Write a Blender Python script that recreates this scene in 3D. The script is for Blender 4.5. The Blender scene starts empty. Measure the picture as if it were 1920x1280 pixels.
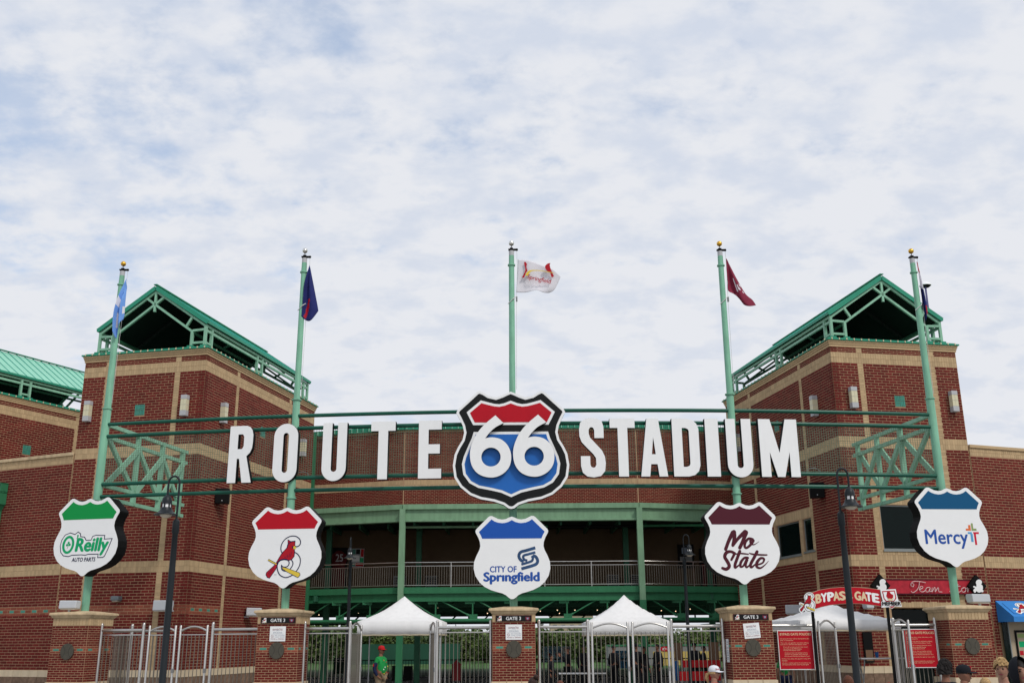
import bpy, math, random
from mathutils import Vector, Matrix
from mathutils.geometry import tessellate_polygon
random.seed(7)
R = math.radians
scene = bpy.context.scene
COL = scene.collection

# ---------------------------------------------------------------- camera
F, PITCH, ROLL, CZ = 1890.0, R(16.59), R(-0.36), 1.9
fw = Vector((0, math.cos(PITCH), math.sin(PITCH)))
up0 = Vector((0, -math.sin(PITCH), math.cos(PITCH)))
rt0 = Vector((1, 0, 0))
c_, s_ = math.cos(ROLL), math.sin(ROLL)
rt = c_ * rt0 + s_ * up0
up = -s_ * rt0 + c_ * up0
CAMLOC = Vector((0, 0, CZ))
cam_data = bpy.data.cameras.new('camera')
cam = bpy.data.objects.new('camera', cam_data)
COL.objects.link(cam)
cam_data.sensor_width = 36.0
cam_data.lens = F / 1920 * 36
cam_data.clip_start = 0.1
cam_data.clip_end = 3000
m = Matrix.Identity(4)
for i in range(3):
    m[i][0] = rt[i]; m[i][1] = up[i]; m[i][2] = -fw[i]; m[i][3] = CAMLOC[i]
cam.matrix_world = m
scene.camera = cam

def W(x, y, Y):
    """real-world point at survey distance Y seen at a photo coordinate"""
    r = fw + rt * ((x - 960) / F) + up * ((640 - y) / F)
    return CAMLOC + r * (Y / r.y)

# ---------------------------------------------------------------- world, sun, exposure
SUN_EL, SUN_AZ = 47.0, 140.0         # azimuth: degrees clockwise from +Y (view direction)
world = bpy.data.worlds.new('World')
scene.world = world
world.use_nodes = True
nt = world.node_tree
N, L = nt.nodes, nt.links
N.clear()
out = N.new('ShaderNodeOutputWorld')
bg = N.new('ShaderNodeBackground'); bg.inputs['Strength'].default_value = 0.1
sky = N.new('ShaderNodeTexSky'); sky.sky_type = 'NISHITA'; sky.sun_disc = False
sky.sun_elevation = R(SUN_EL); sky.sun_rotation = R(SUN_AZ)
tc = N.new('ShaderNodeTexCoord')
sep = N.new('ShaderNodeSeparateXYZ'); L.new(tc.outputs['Generated'], sep.inputs[0])
def mth(op, a, b=None, cl=False):
    n = N.new('ShaderNodeMath'); n.operation = op; n.use_clamp = cl
    for i, v in enumerate((a, b)):
        if v is None: continue
        if isinstance(v, (int, float)): n.inputs[i].default_value = v
        else: L.new(v, n.inputs[i])
    return n.outputs[0]
zc = mth('MAXIMUM', sep.outputs['Z'], 0.0)
den = mth('ADD', zc, 0.34)
cx = mth('DIVIDE', sep.outputs['X'], den); cy = mth('DIVIDE', sep.outputs['Y'], den)
comb = N.new('ShaderNodeCombineXYZ'); L.new(cx, comb.inputs[0]); L.new(cy, comb.inputs[1])
def noise(vec, scale, detail, rough, dist=0.0, off=(0, 0, 0), scl=(1, 1, 1)):
    mp = N.new('ShaderNodeMapping'); L.new(vec, mp.inputs[0])
    mp.inputs['Location'].default_value = off; mp.inputs['Scale'].default_value = scl
    n = N.new('ShaderNodeTexNoise'); n.inputs['Scale'].default_value = scale
    n.inputs['Detail'].default_value = detail; n.inputs['Roughness'].default_value = rough
    n.inputs['Distortion'].default_value = dist
    L.new(mp.outputs[0], n.inputs['Vector']); return n.outputs['Fac']
def maprange(v, a, b, c, d, smooth=True):
    n = N.new('ShaderNodeMapRange'); n.clamp = True
    if smooth: n.interpolation_type = 'SMOOTHSTEP'
    L.new(v, n.inputs[0])
    for i, k in enumerate((a, b, c, d)): n.inputs[i + 1].default_value = k
    return n.outputs[0]
big = noise(comb.outputs[0], 1.6, 2.0, 0.5, 0.2, (3.1, 5.7, 0))
mid = noise(comb.outputs[0], 5.0, 3.0, 0.5, 0.15, (1.3, 0.4, 0), (0.85, 1.15, 1))
fin = noise(comb.outputs[0], 19.0, 5.0, 0.58, 0.1, (8.3, 2.4, 0), (0.9, 1.1, 1))
leftness = maprange(sep.outputs['X'], -0.5, 0.3, 0.045, -0.04, False)
gapv = mth('ADD', mth('ADD', mth('MULTIPLY', big, 0.32), mth('MULTIPLY', mid, 0.34)), mth('MULTIPLY', fin, 0.34))
gapv = mth('ADD', gapv, leftness)
cover = maprange(gapv, 0.50, 0.65, 1.0, 0.48)
shade = noise(comb.outputs[0], 13.0, 5, 0.55, 0.1, (4.3, 7.4, 0), (0.8, 1.1, 1))
shade2 = maprange(shade, 0.33, 0.63, 0.0, 1.0)
lowwhite = maprange(zc, 0.0, 0.6, 0.60, -0.12, False)
shade3 = mth('ADD', shade2, lowwhite, True)
cr = N.new('ShaderNodeMix'); cr.data_type = 'RGBA'
cr.inputs['A'].default_value = (5.45, 5.92, 6.85, 1)
cr.inputs['B'].default_value = (6.75, 6.9, 7.3, 1)
L.new(shade3, cr.inputs['Factor'])
cm = N.new('ShaderNodeMix'); cm.data_type = 'RGBA'
skyb = N.new('ShaderNodeMix'); skyb.data_type = 'RGBA'; skyb.blend_type = 'ADD'
skyb.inputs['Factor'].default_value = 1.0
L.new(sky.outputs[0], skyb.inputs['A']); skyb.inputs['B'].default_value = (.9, 1.5, 2.4, 1)
L.new(mth('MAXIMUM', cover, maprange(zc, 0.0, 0.32, 0.9, 0.0, False)), cm.inputs['Factor'])
L.new(skyb.outputs['Result'], cm.inputs['A']); L.new(cr.outputs['Result'], cm.inputs['B'])
L.new(cm.outputs['Result'], bg.inputs['Color'])
L.new(bg.outputs[0], out.inputs[0])

sd = bpy.data.lights.new('sun', 'SUN'); sd.energy = 1.5; sd.angle = R(10); sd.color = (1, .96, .9)
sun = bpy.data.objects.new('sun', sd); COL.objects.link(sun)
az = R(SUN_AZ)
sdir = Vector((math.sin(az) * math.cos(R(SUN_EL)), math.cos(az) * math.cos(R(SUN_EL)), math.sin(R(SUN_EL))))
sun.rotation_euler = sdir.to_track_quat('Z', 'Y').to_euler()
sun.location = (0, 0, 60)
scene.view_settings.view_transform = 'Standard'
scene.view_settings.look = 'None'
scene.view_settings.exposure = 0.24
scene.view_settings.gamma = 1.0
scene.view_settings.use_curve_mapping = False

# ---------------------------------------------------------------- materials
MATS = {}
def mat(name, col, rough=.6, metal=0.0, var=.0, vscale=3.0, bump=0.0, bscale=40.0, island=0.0, emit=None, coord='Object', grime=0.0, alpha=None, spec=None):
    if name in MATS: return MATS[name]
    mt = bpy.data.materials.new(name); mt.use_nodes = True
    t = mt.node_tree; b = t.nodes['Principled BSDF']
    b.inputs['Roughness'].default_value = rough; b.inputs['Metallic'].default_value = metal
    b.inputs['Specular IOR Level'].default_value = .22 if spec is None else spec
    c4 = (*col, 1)
    b.inputs['Base Color'].default_value = c4
    cur = None
    tcn = t.nodes.new('ShaderNodeTexCoord')
    def mul(fac_out, lo, hi):
        nonlocal cur
        mr = t.nodes.new('ShaderNodeMapRange'); t.links.new(fac_out, mr.inputs[0])
        mr.inputs[3].default_value = lo; mr.inputs[4].default_value = hi
        mx = t.nodes.new('ShaderNodeMix'); mx.data_type = 'RGBA'; mx.blend_type = 'MULTIPLY'
        mx.inputs['Factor'].default_value = 1
        if cur is None: mx.inputs['A'].default_value = c4
        else: t.links.new(cur, mx.inputs['A'])
        t.links.new(mr.outputs[0], mx.inputs['B'])
        cur = mx.outputs['Result']
    if var:
        n = t.nodes.new('ShaderNodeTexNoise'); n.inputs['Scale'].default_value = vscale; n.inputs['Detail'].default_value = 5
        n.inputs['Roughness'].default_value = .65
        t.links.new(tcn.outputs[coord], n.inputs['Vector'])
        mr = t.nodes.new('ShaderNodeMapRange'); t.links.new(n.outputs['Fac'], mr.inputs[0]); mr.inputs[1].default_value = .3; mr.inputs[2].default_value = .7
        mul(mr.outputs[0], 1 - var, 1 + var)
    if grime:
        n = t.nodes.new('ShaderNodeTexNoise'); n.inputs['Scale'].default_value = 1.0; n.inputs['Detail'].default_value = 6
        mp = t.nodes.new('ShaderNodeMapping'); mp.inputs['Scale'].default_value = (6, 6, .8)
        t.links.new(tcn.outputs[coord], mp.inputs[0]); t.links.new(mp.outputs[0], n.inputs['Vector'])
        mr = t.nodes.new('ShaderNodeMapRange'); t.links.new(n.outputs['Fac'], mr.inputs[0]); mr.inputs[1].default_value = .42; mr.inputs[2].default_value = .72
        mul(mr.outputs[0], 1, 1 - grime)
    if island:
        g = t.nodes.new('ShaderNodeNewGeometry'); oi = t.nodes.new('ShaderNodeObjectInfo')
        ad = t.nodes.new('ShaderNodeMath'); ad.operation = 'ADD'
        t.links.new(g.outputs['Random Per Island'], ad.inputs[0]); t.links.new(oi.outputs['Random'], ad.inputs[1])
        fr = t.nodes.new('ShaderNodeMath'); fr.operation = 'FRACT'; t.links.new(ad.outputs[0], fr.inputs[0])
        mul(fr.outputs[0], 1 - island, 1 + island)
    if cur is not None: t.links.new(cur, b.inputs['Base Color'])
    if bump:
        n = t.nodes.new('ShaderNodeTexNoise'); n.inputs['Scale'].default_value = bscale; n.inputs['Detail'].default_value = 4
        t.links.new(tcn.outputs[coord], n.inputs['Vector'])
        bp = t.nodes.new('ShaderNodeBump'); bp.inputs['Strength'].default_value = bump; bp.inputs['Distance'].default_value = .01
        t.links.new(n.outputs['Fac'], bp.inputs['Height']); t.links.new(bp.outputs[0], b.inputs['Normal'])
    if emit:
        b.inputs['Emission Color'].default_value = (*emit[0], 1); b.inputs['Emission Strength'].default_value = emit[1]
    MATS[name] = mt
    return mt
M = dict(
 brick=mat('red_brick', (.132, .0135, .011), .85, var=.16, vscale=.35, grime=.16, island=.20, bump=.25, bscale=60, coord='Object'),
 mortar=mat('mortar', (.41, .265, .155), .95, var=.15, vscale=2),
 cream=mat('cream_brick', (.47, .335, .19), .85, var=.08, vscale=.8, island=.12, bump=.2, bscale=50),
 accent=mat('tan_red_brick', (.24, .065, .04), .85, island=.18),
 teal=mat('glazed_teal_brick', (.055, .25, .19), .35, island=.12),
 stone=mat('cream_cast_stone', (.64, .52, .36), .8, var=.10, vscale=3, grime=.12, bump=.2),
 capstone=mat('pillar_cap_stone', (.58, .44, .27), .75, var=.16, vscale=4, grime=.25, bump=.25),
 rough=mat('split_face_block', (.20, .13, .09), .95, var=.3, vscale=9, bump=1.0, bscale=18, island=.15),
 pole=mat('pale_green_paint', (.215, .47, .32), .4, var=.10, vscale=.8, grime=.28),
 truss=mat('mint_steel_paint', (.25, .48, .335), .45, var=.08, grime=.22),
 rail=mat('dark_green_paint', (.012, .095, .062), .28, var=.08, grime=.1),
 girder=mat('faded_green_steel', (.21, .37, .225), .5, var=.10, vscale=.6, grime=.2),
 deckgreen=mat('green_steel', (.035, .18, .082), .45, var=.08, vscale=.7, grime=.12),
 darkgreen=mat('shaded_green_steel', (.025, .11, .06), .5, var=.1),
 roofgreen=mat('green_roof_metal', (.030, .27, .165), .38, var=.06, vscale=.7, grime=.08),
 mint=mat('mint_roof_sheet', (.27, .60, .44), .4, var=.06, vscale=.6, grime=.08),
 seam=mat('teal_roof_seam', (.04, .30, .24), .4),
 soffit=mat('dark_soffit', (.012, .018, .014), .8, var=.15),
 white=mat('white_sign_face', (.86, .86, .85), .45, var=.02, vscale=2),
 letter=mat('white_letter_face', (.86, .86, .85), .5, var=.02, vscale=3, grime=.02),
 black=mat('black_paint', (.006, .006, .006), .6, spec=.1),
 ret=mat('black_letter_return', (.008, .008, .009), .6, spec=.1),
 signblack=mat('sign_black', (.011, .012, .012), .5, spec=.15),
 red=mat('sign_red', (.46, .002, .013), .4, var=.04),
 blue=mat('sign_blue', (.018, .135, .47), .4, var=.03),
 blue2=mat('sign_deep_blue', (.012, .085, .40), .4),
 sgreen=mat('sign_green', (0, .28, .055), .4),
 lgreen=mat('logo_green', (0, .36, .13), .4),
 maroon=mat('sign_maroon', (.075, .008, .018), .45),
 mercyblue=mat('sign_teal_blue', (.002, .085, .20), .4),
 textblue=mat('text_blue', (.02, .085, .36), .45),
 navy=mat('navy_print', (.006, .010, .055), .5, spec=.1),
 steelblue=mat('logo_steel_blue', (.03, .075, .17), .4, var=.4, vscale=1.6),
 yellow=mat('logo_yellow', (.75, .55, .06), .5),
 birdred=mat('logo_red', (.42, .006, .016), .45),
 orange=mat('logo_orange', (.75, .17, .05), .5),
 olive=mat('logo_olive', (.26, .34, .12), .5),
 skyblue=mat('logo_sky_blue', (.10, .35, .62), .5),
 cross=mat('logo_crimson', (.60, .008, .04), .5),
 steel=mat('stainless_steel', (.55, .53, .50), .30, metal=.85, var=.1, vscale=3),
 bar=mat('dull_steel_bar', (.20, .18, .15), .5, metal=.4, var=.12, vscale=2),
 lampblack=mat('charcoal_lamp_paint', (.015, .019, .022), .42, var=.12, vscale=3),
 lampglass=mat('frosted_glass', (.62, .56, .45), .35),
 glass=mat('dark_window_glass', (.006, .014, .013), .06, spec=.25),
 frame=mat('aluminium_frame', (.26, .28, .27), .4, metal=.3),
 boxgrey=mat('lamp_grey_metal', (.46, .46, .47), .5, var=.05),
 pane=mat('yellow_art_glass', (.60, .56, .40), .35, emit=((.9, .8, .4), .04)),
 gold=mat('gold_ball', (.75, .42, .06), .22, metal=.9),
 silver=mat('silver_ball', (.75, .73, .68), .15, metal=.95),
 rope=mat('white_rope', (.6, .6, .58), .8),
 canvas=mat('white_canvas', (.84, .83, .82), .75, var=.05, vscale=1.2, grime=.06, bump=.6, bscale=3.5),
 canvastrim=mat('cream_canvas_hem', (.58, .50, .34), .8),
 bronze=mat('bronze_medallion', (.088, .08, .062), .5, metal=.3, var=.15, vscale=12),
 bronzed=mat('bronze_seam', (.045, .042, .034), .6),
 asphalt=mat('concrete_paving', (.27, .26, .245), .9, var=.15, vscale=.4, bump=.3, coord='Object'),
 grass=mat('grass_field', (.05, .11, .025), .9, var=.25, vscale=.3),
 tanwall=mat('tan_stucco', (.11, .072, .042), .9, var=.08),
 wire=mat('green_wire', (.12, .18, .12), .5),
 speaker=mat('speaker_black', (.01, .01, .011), .6),
 flood=mat('flood_grey', (.50, .52, .54), .45),
 floodd=mat('flood_dark', (.16, .18, .19), .5),
 lightblue=mat('light_blue_flag', (.16, .33, .72), .8, var=.1),
 darkblueflag=mat('navy_flag', (.016, .022, .12), .8, var=.2, vscale=2),
 whiteflag=mat('white_flag', (.72, .70, .74), .8, var=.04),
 maroonflag=mat('maroon_flag', (.22, .022, .05), .75, var=.15, vscale=3),
 redflag=mat('red_flag', (.40, .02, .04), .8),
 bluegrey=mat('grey_blue_print', (.25, .3, .38), .7),
 skin=mat('skin', (.33, .17, .115), .6), skin2=mat('tanned_skin', (.24, .11, .07), .6),
 shirtgreen=mat('green_shirt', (.012, .27, .06), .75, var=.12, vscale=6), navycloth=mat('navy_cloth', (.012, .018, .06), .85),
 khaki=mat('khaki_cloth', (.25, .19, .12), .9), redcap=mat('red_cap', (.50, .01, .015), .7), whitecap=mat('white_cloth', (.72, .72, .76), .8),
 blackcloth=mat('black_cloth', (.010, .011, .015), .9), brownhair=mat('brown_hair', (.035, .016, .011), .5, var=.5, vscale=40, bump=1, bscale=120),
 blondhair=mat('blond_hair', (.45, .29, .13), .6, var=.5, vscale=40, bump=1, bscale=120), redhair=mat('auburn_hair', (.11, .036, .017), .5, var=.5, vscale=40, bump=1, bscale=120), darkhair=mat('dark_hair', (.012, .009, .008), .6),
 awning=mat('blue_awning', (.04, .22, .58), .7, var=.05), card=mat('brown_cardboard', (.17, .10, .06), .9), bluebin=mat('blue_board', (.01, .08, .24), .6),
 redcloth=mat('red_banner', (.45, .012, .016), .8, var=.1), billboard=mat('pale_blue_billboard', (.40, .62, .72), .6), fieldwall=mat('outfield_green', (.018, .075, .045), .7, var=.15, vscale=.5),
 trunk=mat('bark', (.06, .045, .03), .95), gcloth=mat('grey_cloth', (.12, .12, .13), .9),
 creamtext=mat('cream_print', (.75, .58, .36), .6), neon=mat('neon_tube_white', (.70, .50, .48), .4), storered=mat('store_sign_red', (.42, .02, .035), .5, var=.25, vscale=5),
 bulb=mat('warm_bulb', (.9, .8, .6), .4, emit=((1.0, .72, .45), 1.6)), hotel=mat('cream_building', (.42, .34, .24), .9, var=.05), grey=mat('grey_paint', (.22, .22, .22), .7),
 dim=mat('ceiling_light_panel', (.9, .9, .8), .4, emit=((1, .95, .8), .8)), bulbclip=mat('cream_clip', (.65, .60, .40), .6), purple=mat('plum_pole', (.14, .12, .26), .6),  # dim: emissive panels of the ceiling lights inside the shop room
 darkred=mat('dark_red_banner', (.09, .006, .008), .8), ywall=mat('yellow_wall', (.55, .40, .12), .8))
def _glass():
    mt = M['glass']; t = mt.node_tree; b = t.nodes['Principled BSDF']; o = t.nodes['Material Output']
    tr = t.nodes.new('ShaderNodeBsdfTransparent'); tr.inputs[0].default_value = (.42, .52, .50, 1); mx = t.nodes.new('ShaderNodeMixShader'); mx.inputs[0].default_value = .5
    t.links.new(tr.outputs[0], mx.inputs[1]); t.links.new(b.outputs[0], mx.inputs[2]); t.links.new(mx.outputs[0], o.inputs['Surface'])
_glass()
leafm = bpy.data.materials.new('leaves'); leafm.use_nodes = True
def _leaf():
    t = leafm.node_tree; b = t.nodes['Principled BSDF']; b.inputs['Roughness'].default_value = .7
    g = t.nodes.new('ShaderNodeNewGeometry'); oi = t.nodes.new('ShaderNodeObjectInfo')
    a = t.nodes.new('ShaderNodeMath'); a.operation = 'MULTIPLY_ADD'; a.inputs[1].default_value = .6
    t.links.new(g.outputs['Random Per Island'], a.inputs[0]); 
    o2 = t.nodes.new('ShaderNodeMath'); o2.operation = 'MULTIPLY'; o2.inputs[1].default_value = .4; t.links.new(oi.outputs['Random'], o2.inputs[0])
    t.links.new(o2.outputs[0], a.inputs[2])
    r = t.nodes.new('ShaderNodeValToRGB'); t.links.new(a.outputs[0], r.inputs[0])
    r.color_ramp.elements[0].color = (.018, .042, .010, 1); r.color_ramp.elements[1].color = (.12, .175, .030, 1)
    t.links.new(r.outputs[0], b.inputs['Base Color'])
_leaf(); M['leaf'] = leafm

# ---------------------------------------------------------------- builders
TS = bpy.data.scenes.new('workbench'); TVL = TS.view_layers[0]   # scratch scene, removed at the end
class MB:
    def __init__(s): s.v = []; s.f = []
    def add(s, vs, fs):
        o = len(s.v); s.v += [tuple(v) for v in vs]; s.f += [tuple(i + o for i in f) for f in fs]; return s
    def box(s, x0, x1, y0, y1, z0, z1, M4=None):
        vs = [Vector((x, y, z)) for x in (x0, x1) for y in (y0, y1) for z in (z0, z1)]
        if M4: vs = [M4 @ v for v in vs]
        return s.add(vs, [(0, 1, 3, 2), (4, 6, 7, 5), (0, 4, 5, 1), (2, 3, 7, 6), (0, 2, 6, 4), (1, 5, 7, 3)])
    def bar(s, a, b, w, h=None, upv=(0, 0, 1)):
        a = Vector(a); b = Vector(b); d = (b - a); ln = d.length; d.normalize(); u = Vector(upv)
        if abs(d.dot(u)) > .95: u = Vector((0, 1, 0))
        x = d.cross(u).normalized(); z = x.cross(d).normalized(); h = h or w
        vs = []
        for p in (a, b):
            for sx, sz in ((-1, -1), (1, -1), (1, 1), (-1, 1)): vs.append(p + x * sx * w / 2 + z * sz * h / 2)
        return s.add(vs, [(0, 1, 2, 3), (7, 6, 5, 4), (0, 4, 5, 1), (1, 5, 6, 2), (2, 6, 7, 3), (3, 7, 4, 0)])
    def tube(s, pts, r, n=10, caps=True):
        pts = [Vector(p) for p in pts]; rs = r if isinstance(r, (list, tuple)) else [r] * len(pts)
        o = len(s.v); prev = None
        for i, p in enumerate(pts):
            d = (pts[min(i + 1, len(pts) - 1)] - pts[max(i - 1, 0)])
            if d.length < 1e-9: d = Vector((0, 0, 1))
            d.normalize()
            if prev is None:
                u = Vector((0, 0, 1)) if abs(d.z) < .9 else Vector((0, 1, 0))
                x = d.cross(u).normalized()
            else: x = (prev - d * prev.dot(d)).normalized()
            prev = x; y = d.cross(x)
            for k in range(n):
                a = 2 * math.pi * k / n; s.v.append(tuple(p + (x * math.cos(a) + y * math.sin(a)) * rs[i]))
        for i in range(len(pts) - 1):
            for k in range(n):
                k2 = (k + 1) % n; s.f.append((o + i * n + k, o + i * n + k2, o + (i + 1) * n + k2, o + (i + 1) * n + k))
        if caps:
            s.f.append(tuple(o + k for k in range(n))[::-1]); s.f.append(tuple(o + (len(pts) - 1) * n + k for k in range(n)))
        return s
    def lathe(s, prof, c=(0, 0, 0), n=16):
        return s.tube([(c[0], c[1], c[2] + z) for r, z in prof], [max(r, 1e-4) for r, z in prof], n)
    def ball(s, c, r, n=12, sc=(1, 1, 1)):
        o = len(s.v); k = n // 2
        for i in range(k + 1):
            t = math.pi * i / k
            for j in range(n):
                a = 2 * math.pi * j / n
                s.v.append((c[0] + r * sc[0] * math.sin(t) * math.cos(a), c[1] + r * sc[1] * math.sin(t) * math.sin(a), c[2] + r * sc[2] * math.cos(t)))
        for i in range(k):
            for j in range(n):
                j2 = (j + 1) % n; s.f.append((o + i * n + j, o + (i + 1) * n + j, o + (i + 1) * n + j2, o + i * n + j2))
        return s
    def build(s, name, material, parent=None, smooth=False, kind=None, bevel=0):
        me = bpy.data.meshes.new(name); me.from_pydata(s.v, [], s.f); me.update()
        if isinstance(material, (list, tuple)):
            for q in material: me.materials.append(q)
        else: me.materials.append(material)
        if smooth: me.polygons.foreach_set('use_smooth', [True] * len(me.polygons))
        o = bpy.data.objects.new(name, me); COL.objects.link(o)
        if parent: o.parent = parent
        if kind: o['kind'] = kind
        if bevel:
            b = o.modifiers.new('bevel', 'BEVEL'); b.width = bevel; b.segments = 2; b.limit_method = 'ANGLE'
        if smooth:
            try:
                me.set_sharp_from_angle(angle=R(38))
            except Exception: pass
        return o

def thing(name, label, cat, loc=(0, 0, 0), rz=0.0, group=None):
    o = bpy.data.objects.new(name, None); o.empty_display_size = .2; COL.objects.link(o)
    o.location = loc; o.rotation_euler = (0, 0, rz); o['label'] = label; o['category'] = cat
    if group: o['group'] = group
    return o
def tag(o, label, cat, group=None):
    o['label'] = label; o['category'] = cat
    if group: o['group'] = group
    return o

def prism(outline, y0, y1, holes=()):
    """polygon in x,z extruded from y0 (front, towards -y) to y1"""
    mb = MB(); loops = [list(outline)] + [list(h) for h in holes]
    flat = [p for l in loops for p in l]
    tris = tessellate_polygon([[Vector((p[0], p[1], 0)) for p in l] for l in loops])
    n = len(flat)
    vs = [(p[0], y0, p[1]) for p in flat] + [(p[0], y1, p[1]) for p in flat]
    fs = []
    for t in tris:
        a, b, c = (flat[i] for i in t)
        ar = (b[0] - a[0]) * (c[1] - a[1]) - (b[1] - a[1]) * (c[0] - a[0])
        t = tuple(t) if ar > 0 else tuple(t)[::-1]
        fs.append(t); fs.append(tuple(i + n for i in t[::-1]))
    o = 0
    for l in loops:
        k = len(l)
        for i in range(k):
            j = (i + 1) % k; fs.append((o + i, o + i + n, o + j + n, o + j))
        o += k
    mb.add(vs, fs); return mb
def plate(name, outline, y, material, parent, th=.004, holes=(), y1=None):
    return prism(outline, y, (y + th) if y1 is None else y1, holes).build(name, material, parent)

def smoothpts(pts, k=6, closed=False):
    n = len(pts); res = []
    rng = range(n if closed else n - 1)
    for i in rng:
        g = lambda j: pts[j % n] if closed else pts[max(0, min(n - 1, j))]
        p0, p1, p2, p3 = g(i - 1), g(i), g(i + 1), g(i + 2)
        for s in range(k):
            t = s / k
            res.append(tuple(.5 * (2 * p1[d] + (p2[d] - p0[d]) * t + (2 * p0[d] - 5 * p1[d] + 4 * p2[d] - p3[d]) * t * t + (3 * p1[d] - p0[d] - 3 * p2[d] + p3[d]) * t ** 3) for d in range(len(p1))))
    if not closed: res.append(tuple(pts[-1]))
    return res
def stroke(mb, pts, w, y, smooth=True, k=7, th=.003, rnd=True):
    """ribbon along pts (x,z[,w]) as a thin printed or painted stroke"""
    P = [p if len(p) > 2 else (p[0], p[1], w) for p in pts]
    if smooth: P = smoothpts(P, k)
    vs = []; n = len(P); 
    for i, p in enumerate(P):
        a = P[max(i - 1, 0)]; b = P[min(i + 1, n - 1)]; dx, dz = b[0] - a[0], b[1] - a[1]; l = math.hypot(dx, dz) or 1
        nx, nz = -dz / l, dx / l; yy = y - i * 2e-5
        vs += [(p[0] + nx * p[2] / 2, yy, p[1] + nz * p[2] / 2), (p[0] - nx * p[2] / 2, yy, p[1] - nz * p[2] / 2)]
    mb.add(vs, [(2 * i, 2 * i + 1, 2 * i + 3, 2 * i + 2) for i in range(n - 1)])
    if rnd:
        for p, e in ((P[0], 1), (P[-1], -1)):
            disc = [(p[0] + math.cos(a * math.pi / 4) * p[2] / 2, y + 1e-4 * e - .0006, p[1] + math.sin(a * math.pi / 4) * p[2] / 2) for a in range(8)]
            mb.add(disc, [tuple(range(8))])
    return mb
def offset_poly(P, d):
    n = len(P); area = sum(P[i][0] * P[(i + 1) % n][1] - P[(i + 1) % n][0] * P[i][1] for i in range(n))
    sg = 1 if area > 0 else -1; res = []
    for i in range(n):
        a, b, c = P[i - 1], P[i], P[(i + 1) % n]
        d1 = Vector((b[0] - a[0], b[1] - a[1])); d2 = Vector((c[0] - b[0], c[1] - b[1]))
        if d1.length < 1e-9 or d2.length < 1e-9: res.append(b); continue
        d1.normalize(); d2.normalize()
        n1 = Vector((d1.y, -d1.x)) * sg; n2 = Vector((d2.y, -d2.x)) * sg; mm = n1 + n2
        if mm.length < 1e-6: mm = n1
        mm.normalize(); q = max(.5, mm.dot(n1)); res.append((b[0] + mm.x * d / q, b[1] + mm.y * d / q))
    return res

def text(name, body, box, y, material, parent, bold=0.0, shear=0.0, th=.002, space=1.0, dz=0.0, fit=True, arcr=None):
    cu = bpy.data.curves.new(name, 'FONT'); cu.body = body; cu.size = 1; cu.extrude = 0; cu.shear = shear
    cu.space_character = space; cu.resolution_u = 3; cu.align_x = 'LEFT'
    tmp = bpy.data.objects.new('tmp', cu); TS.collection.objects.link(tmp)
    TVL.update(); TDG = TVL.depsgraph
    me = bpy.data.meshes.new_from_object(tmp.evaluated_get(TDG)); me.name = name
    bpy.data.objects.remove(tmp); bpy.data.curves.remove(cu)
    xs = [v.co.x for v in me.vertices]; zs = [v.co.y for v in me.vertices]
    if not xs: return None
    x0, x1, z0, z1 = min(xs), max(xs), min(zs), max(zs)
    bx0, bx1, bz0, bz1 = box
    sx = (bx1 - bx0) / (x1 - x0); sz = (bz1 - bz0) / (z1 - z0)
    for v in me.vertices:
        X = bx0 + (v.co.x - x0) * sx; Z = bz0 + (v.co.y - z0) * sz
        if arcr:
            cxm, rr = arcr; u = X - cxm; Z -= u * u / (2 * rr)
        v.co = (X, y, Z)
    if bold:
        vs = [tuple(v.co) for v in me.vertices]; fs = [tuple(p.vertices) for p in me.polygons]; b = bold * .55; n = len(vs); V2, F2_ = [], []
        for q, (dx, dz) in enumerate(((0, 0), (b, 0), (-b, 0), (0, b * .7), (0, -b * .7))):
            V2 += [(x + dx * sx, yy - q * 2e-4, z + dz * sz) for x, yy, z in vs]; F2_ += [tuple(i + q * n for i in f) for f in fs]
        me = bpy.data.meshes.new(name); me.from_pydata(V2, [], F2_)
    me.materials.clear(); me.materials.append(material)
    o = bpy.data.objects.new(name, me); COL.objects.link(o); o.parent = parent
    return o

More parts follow.
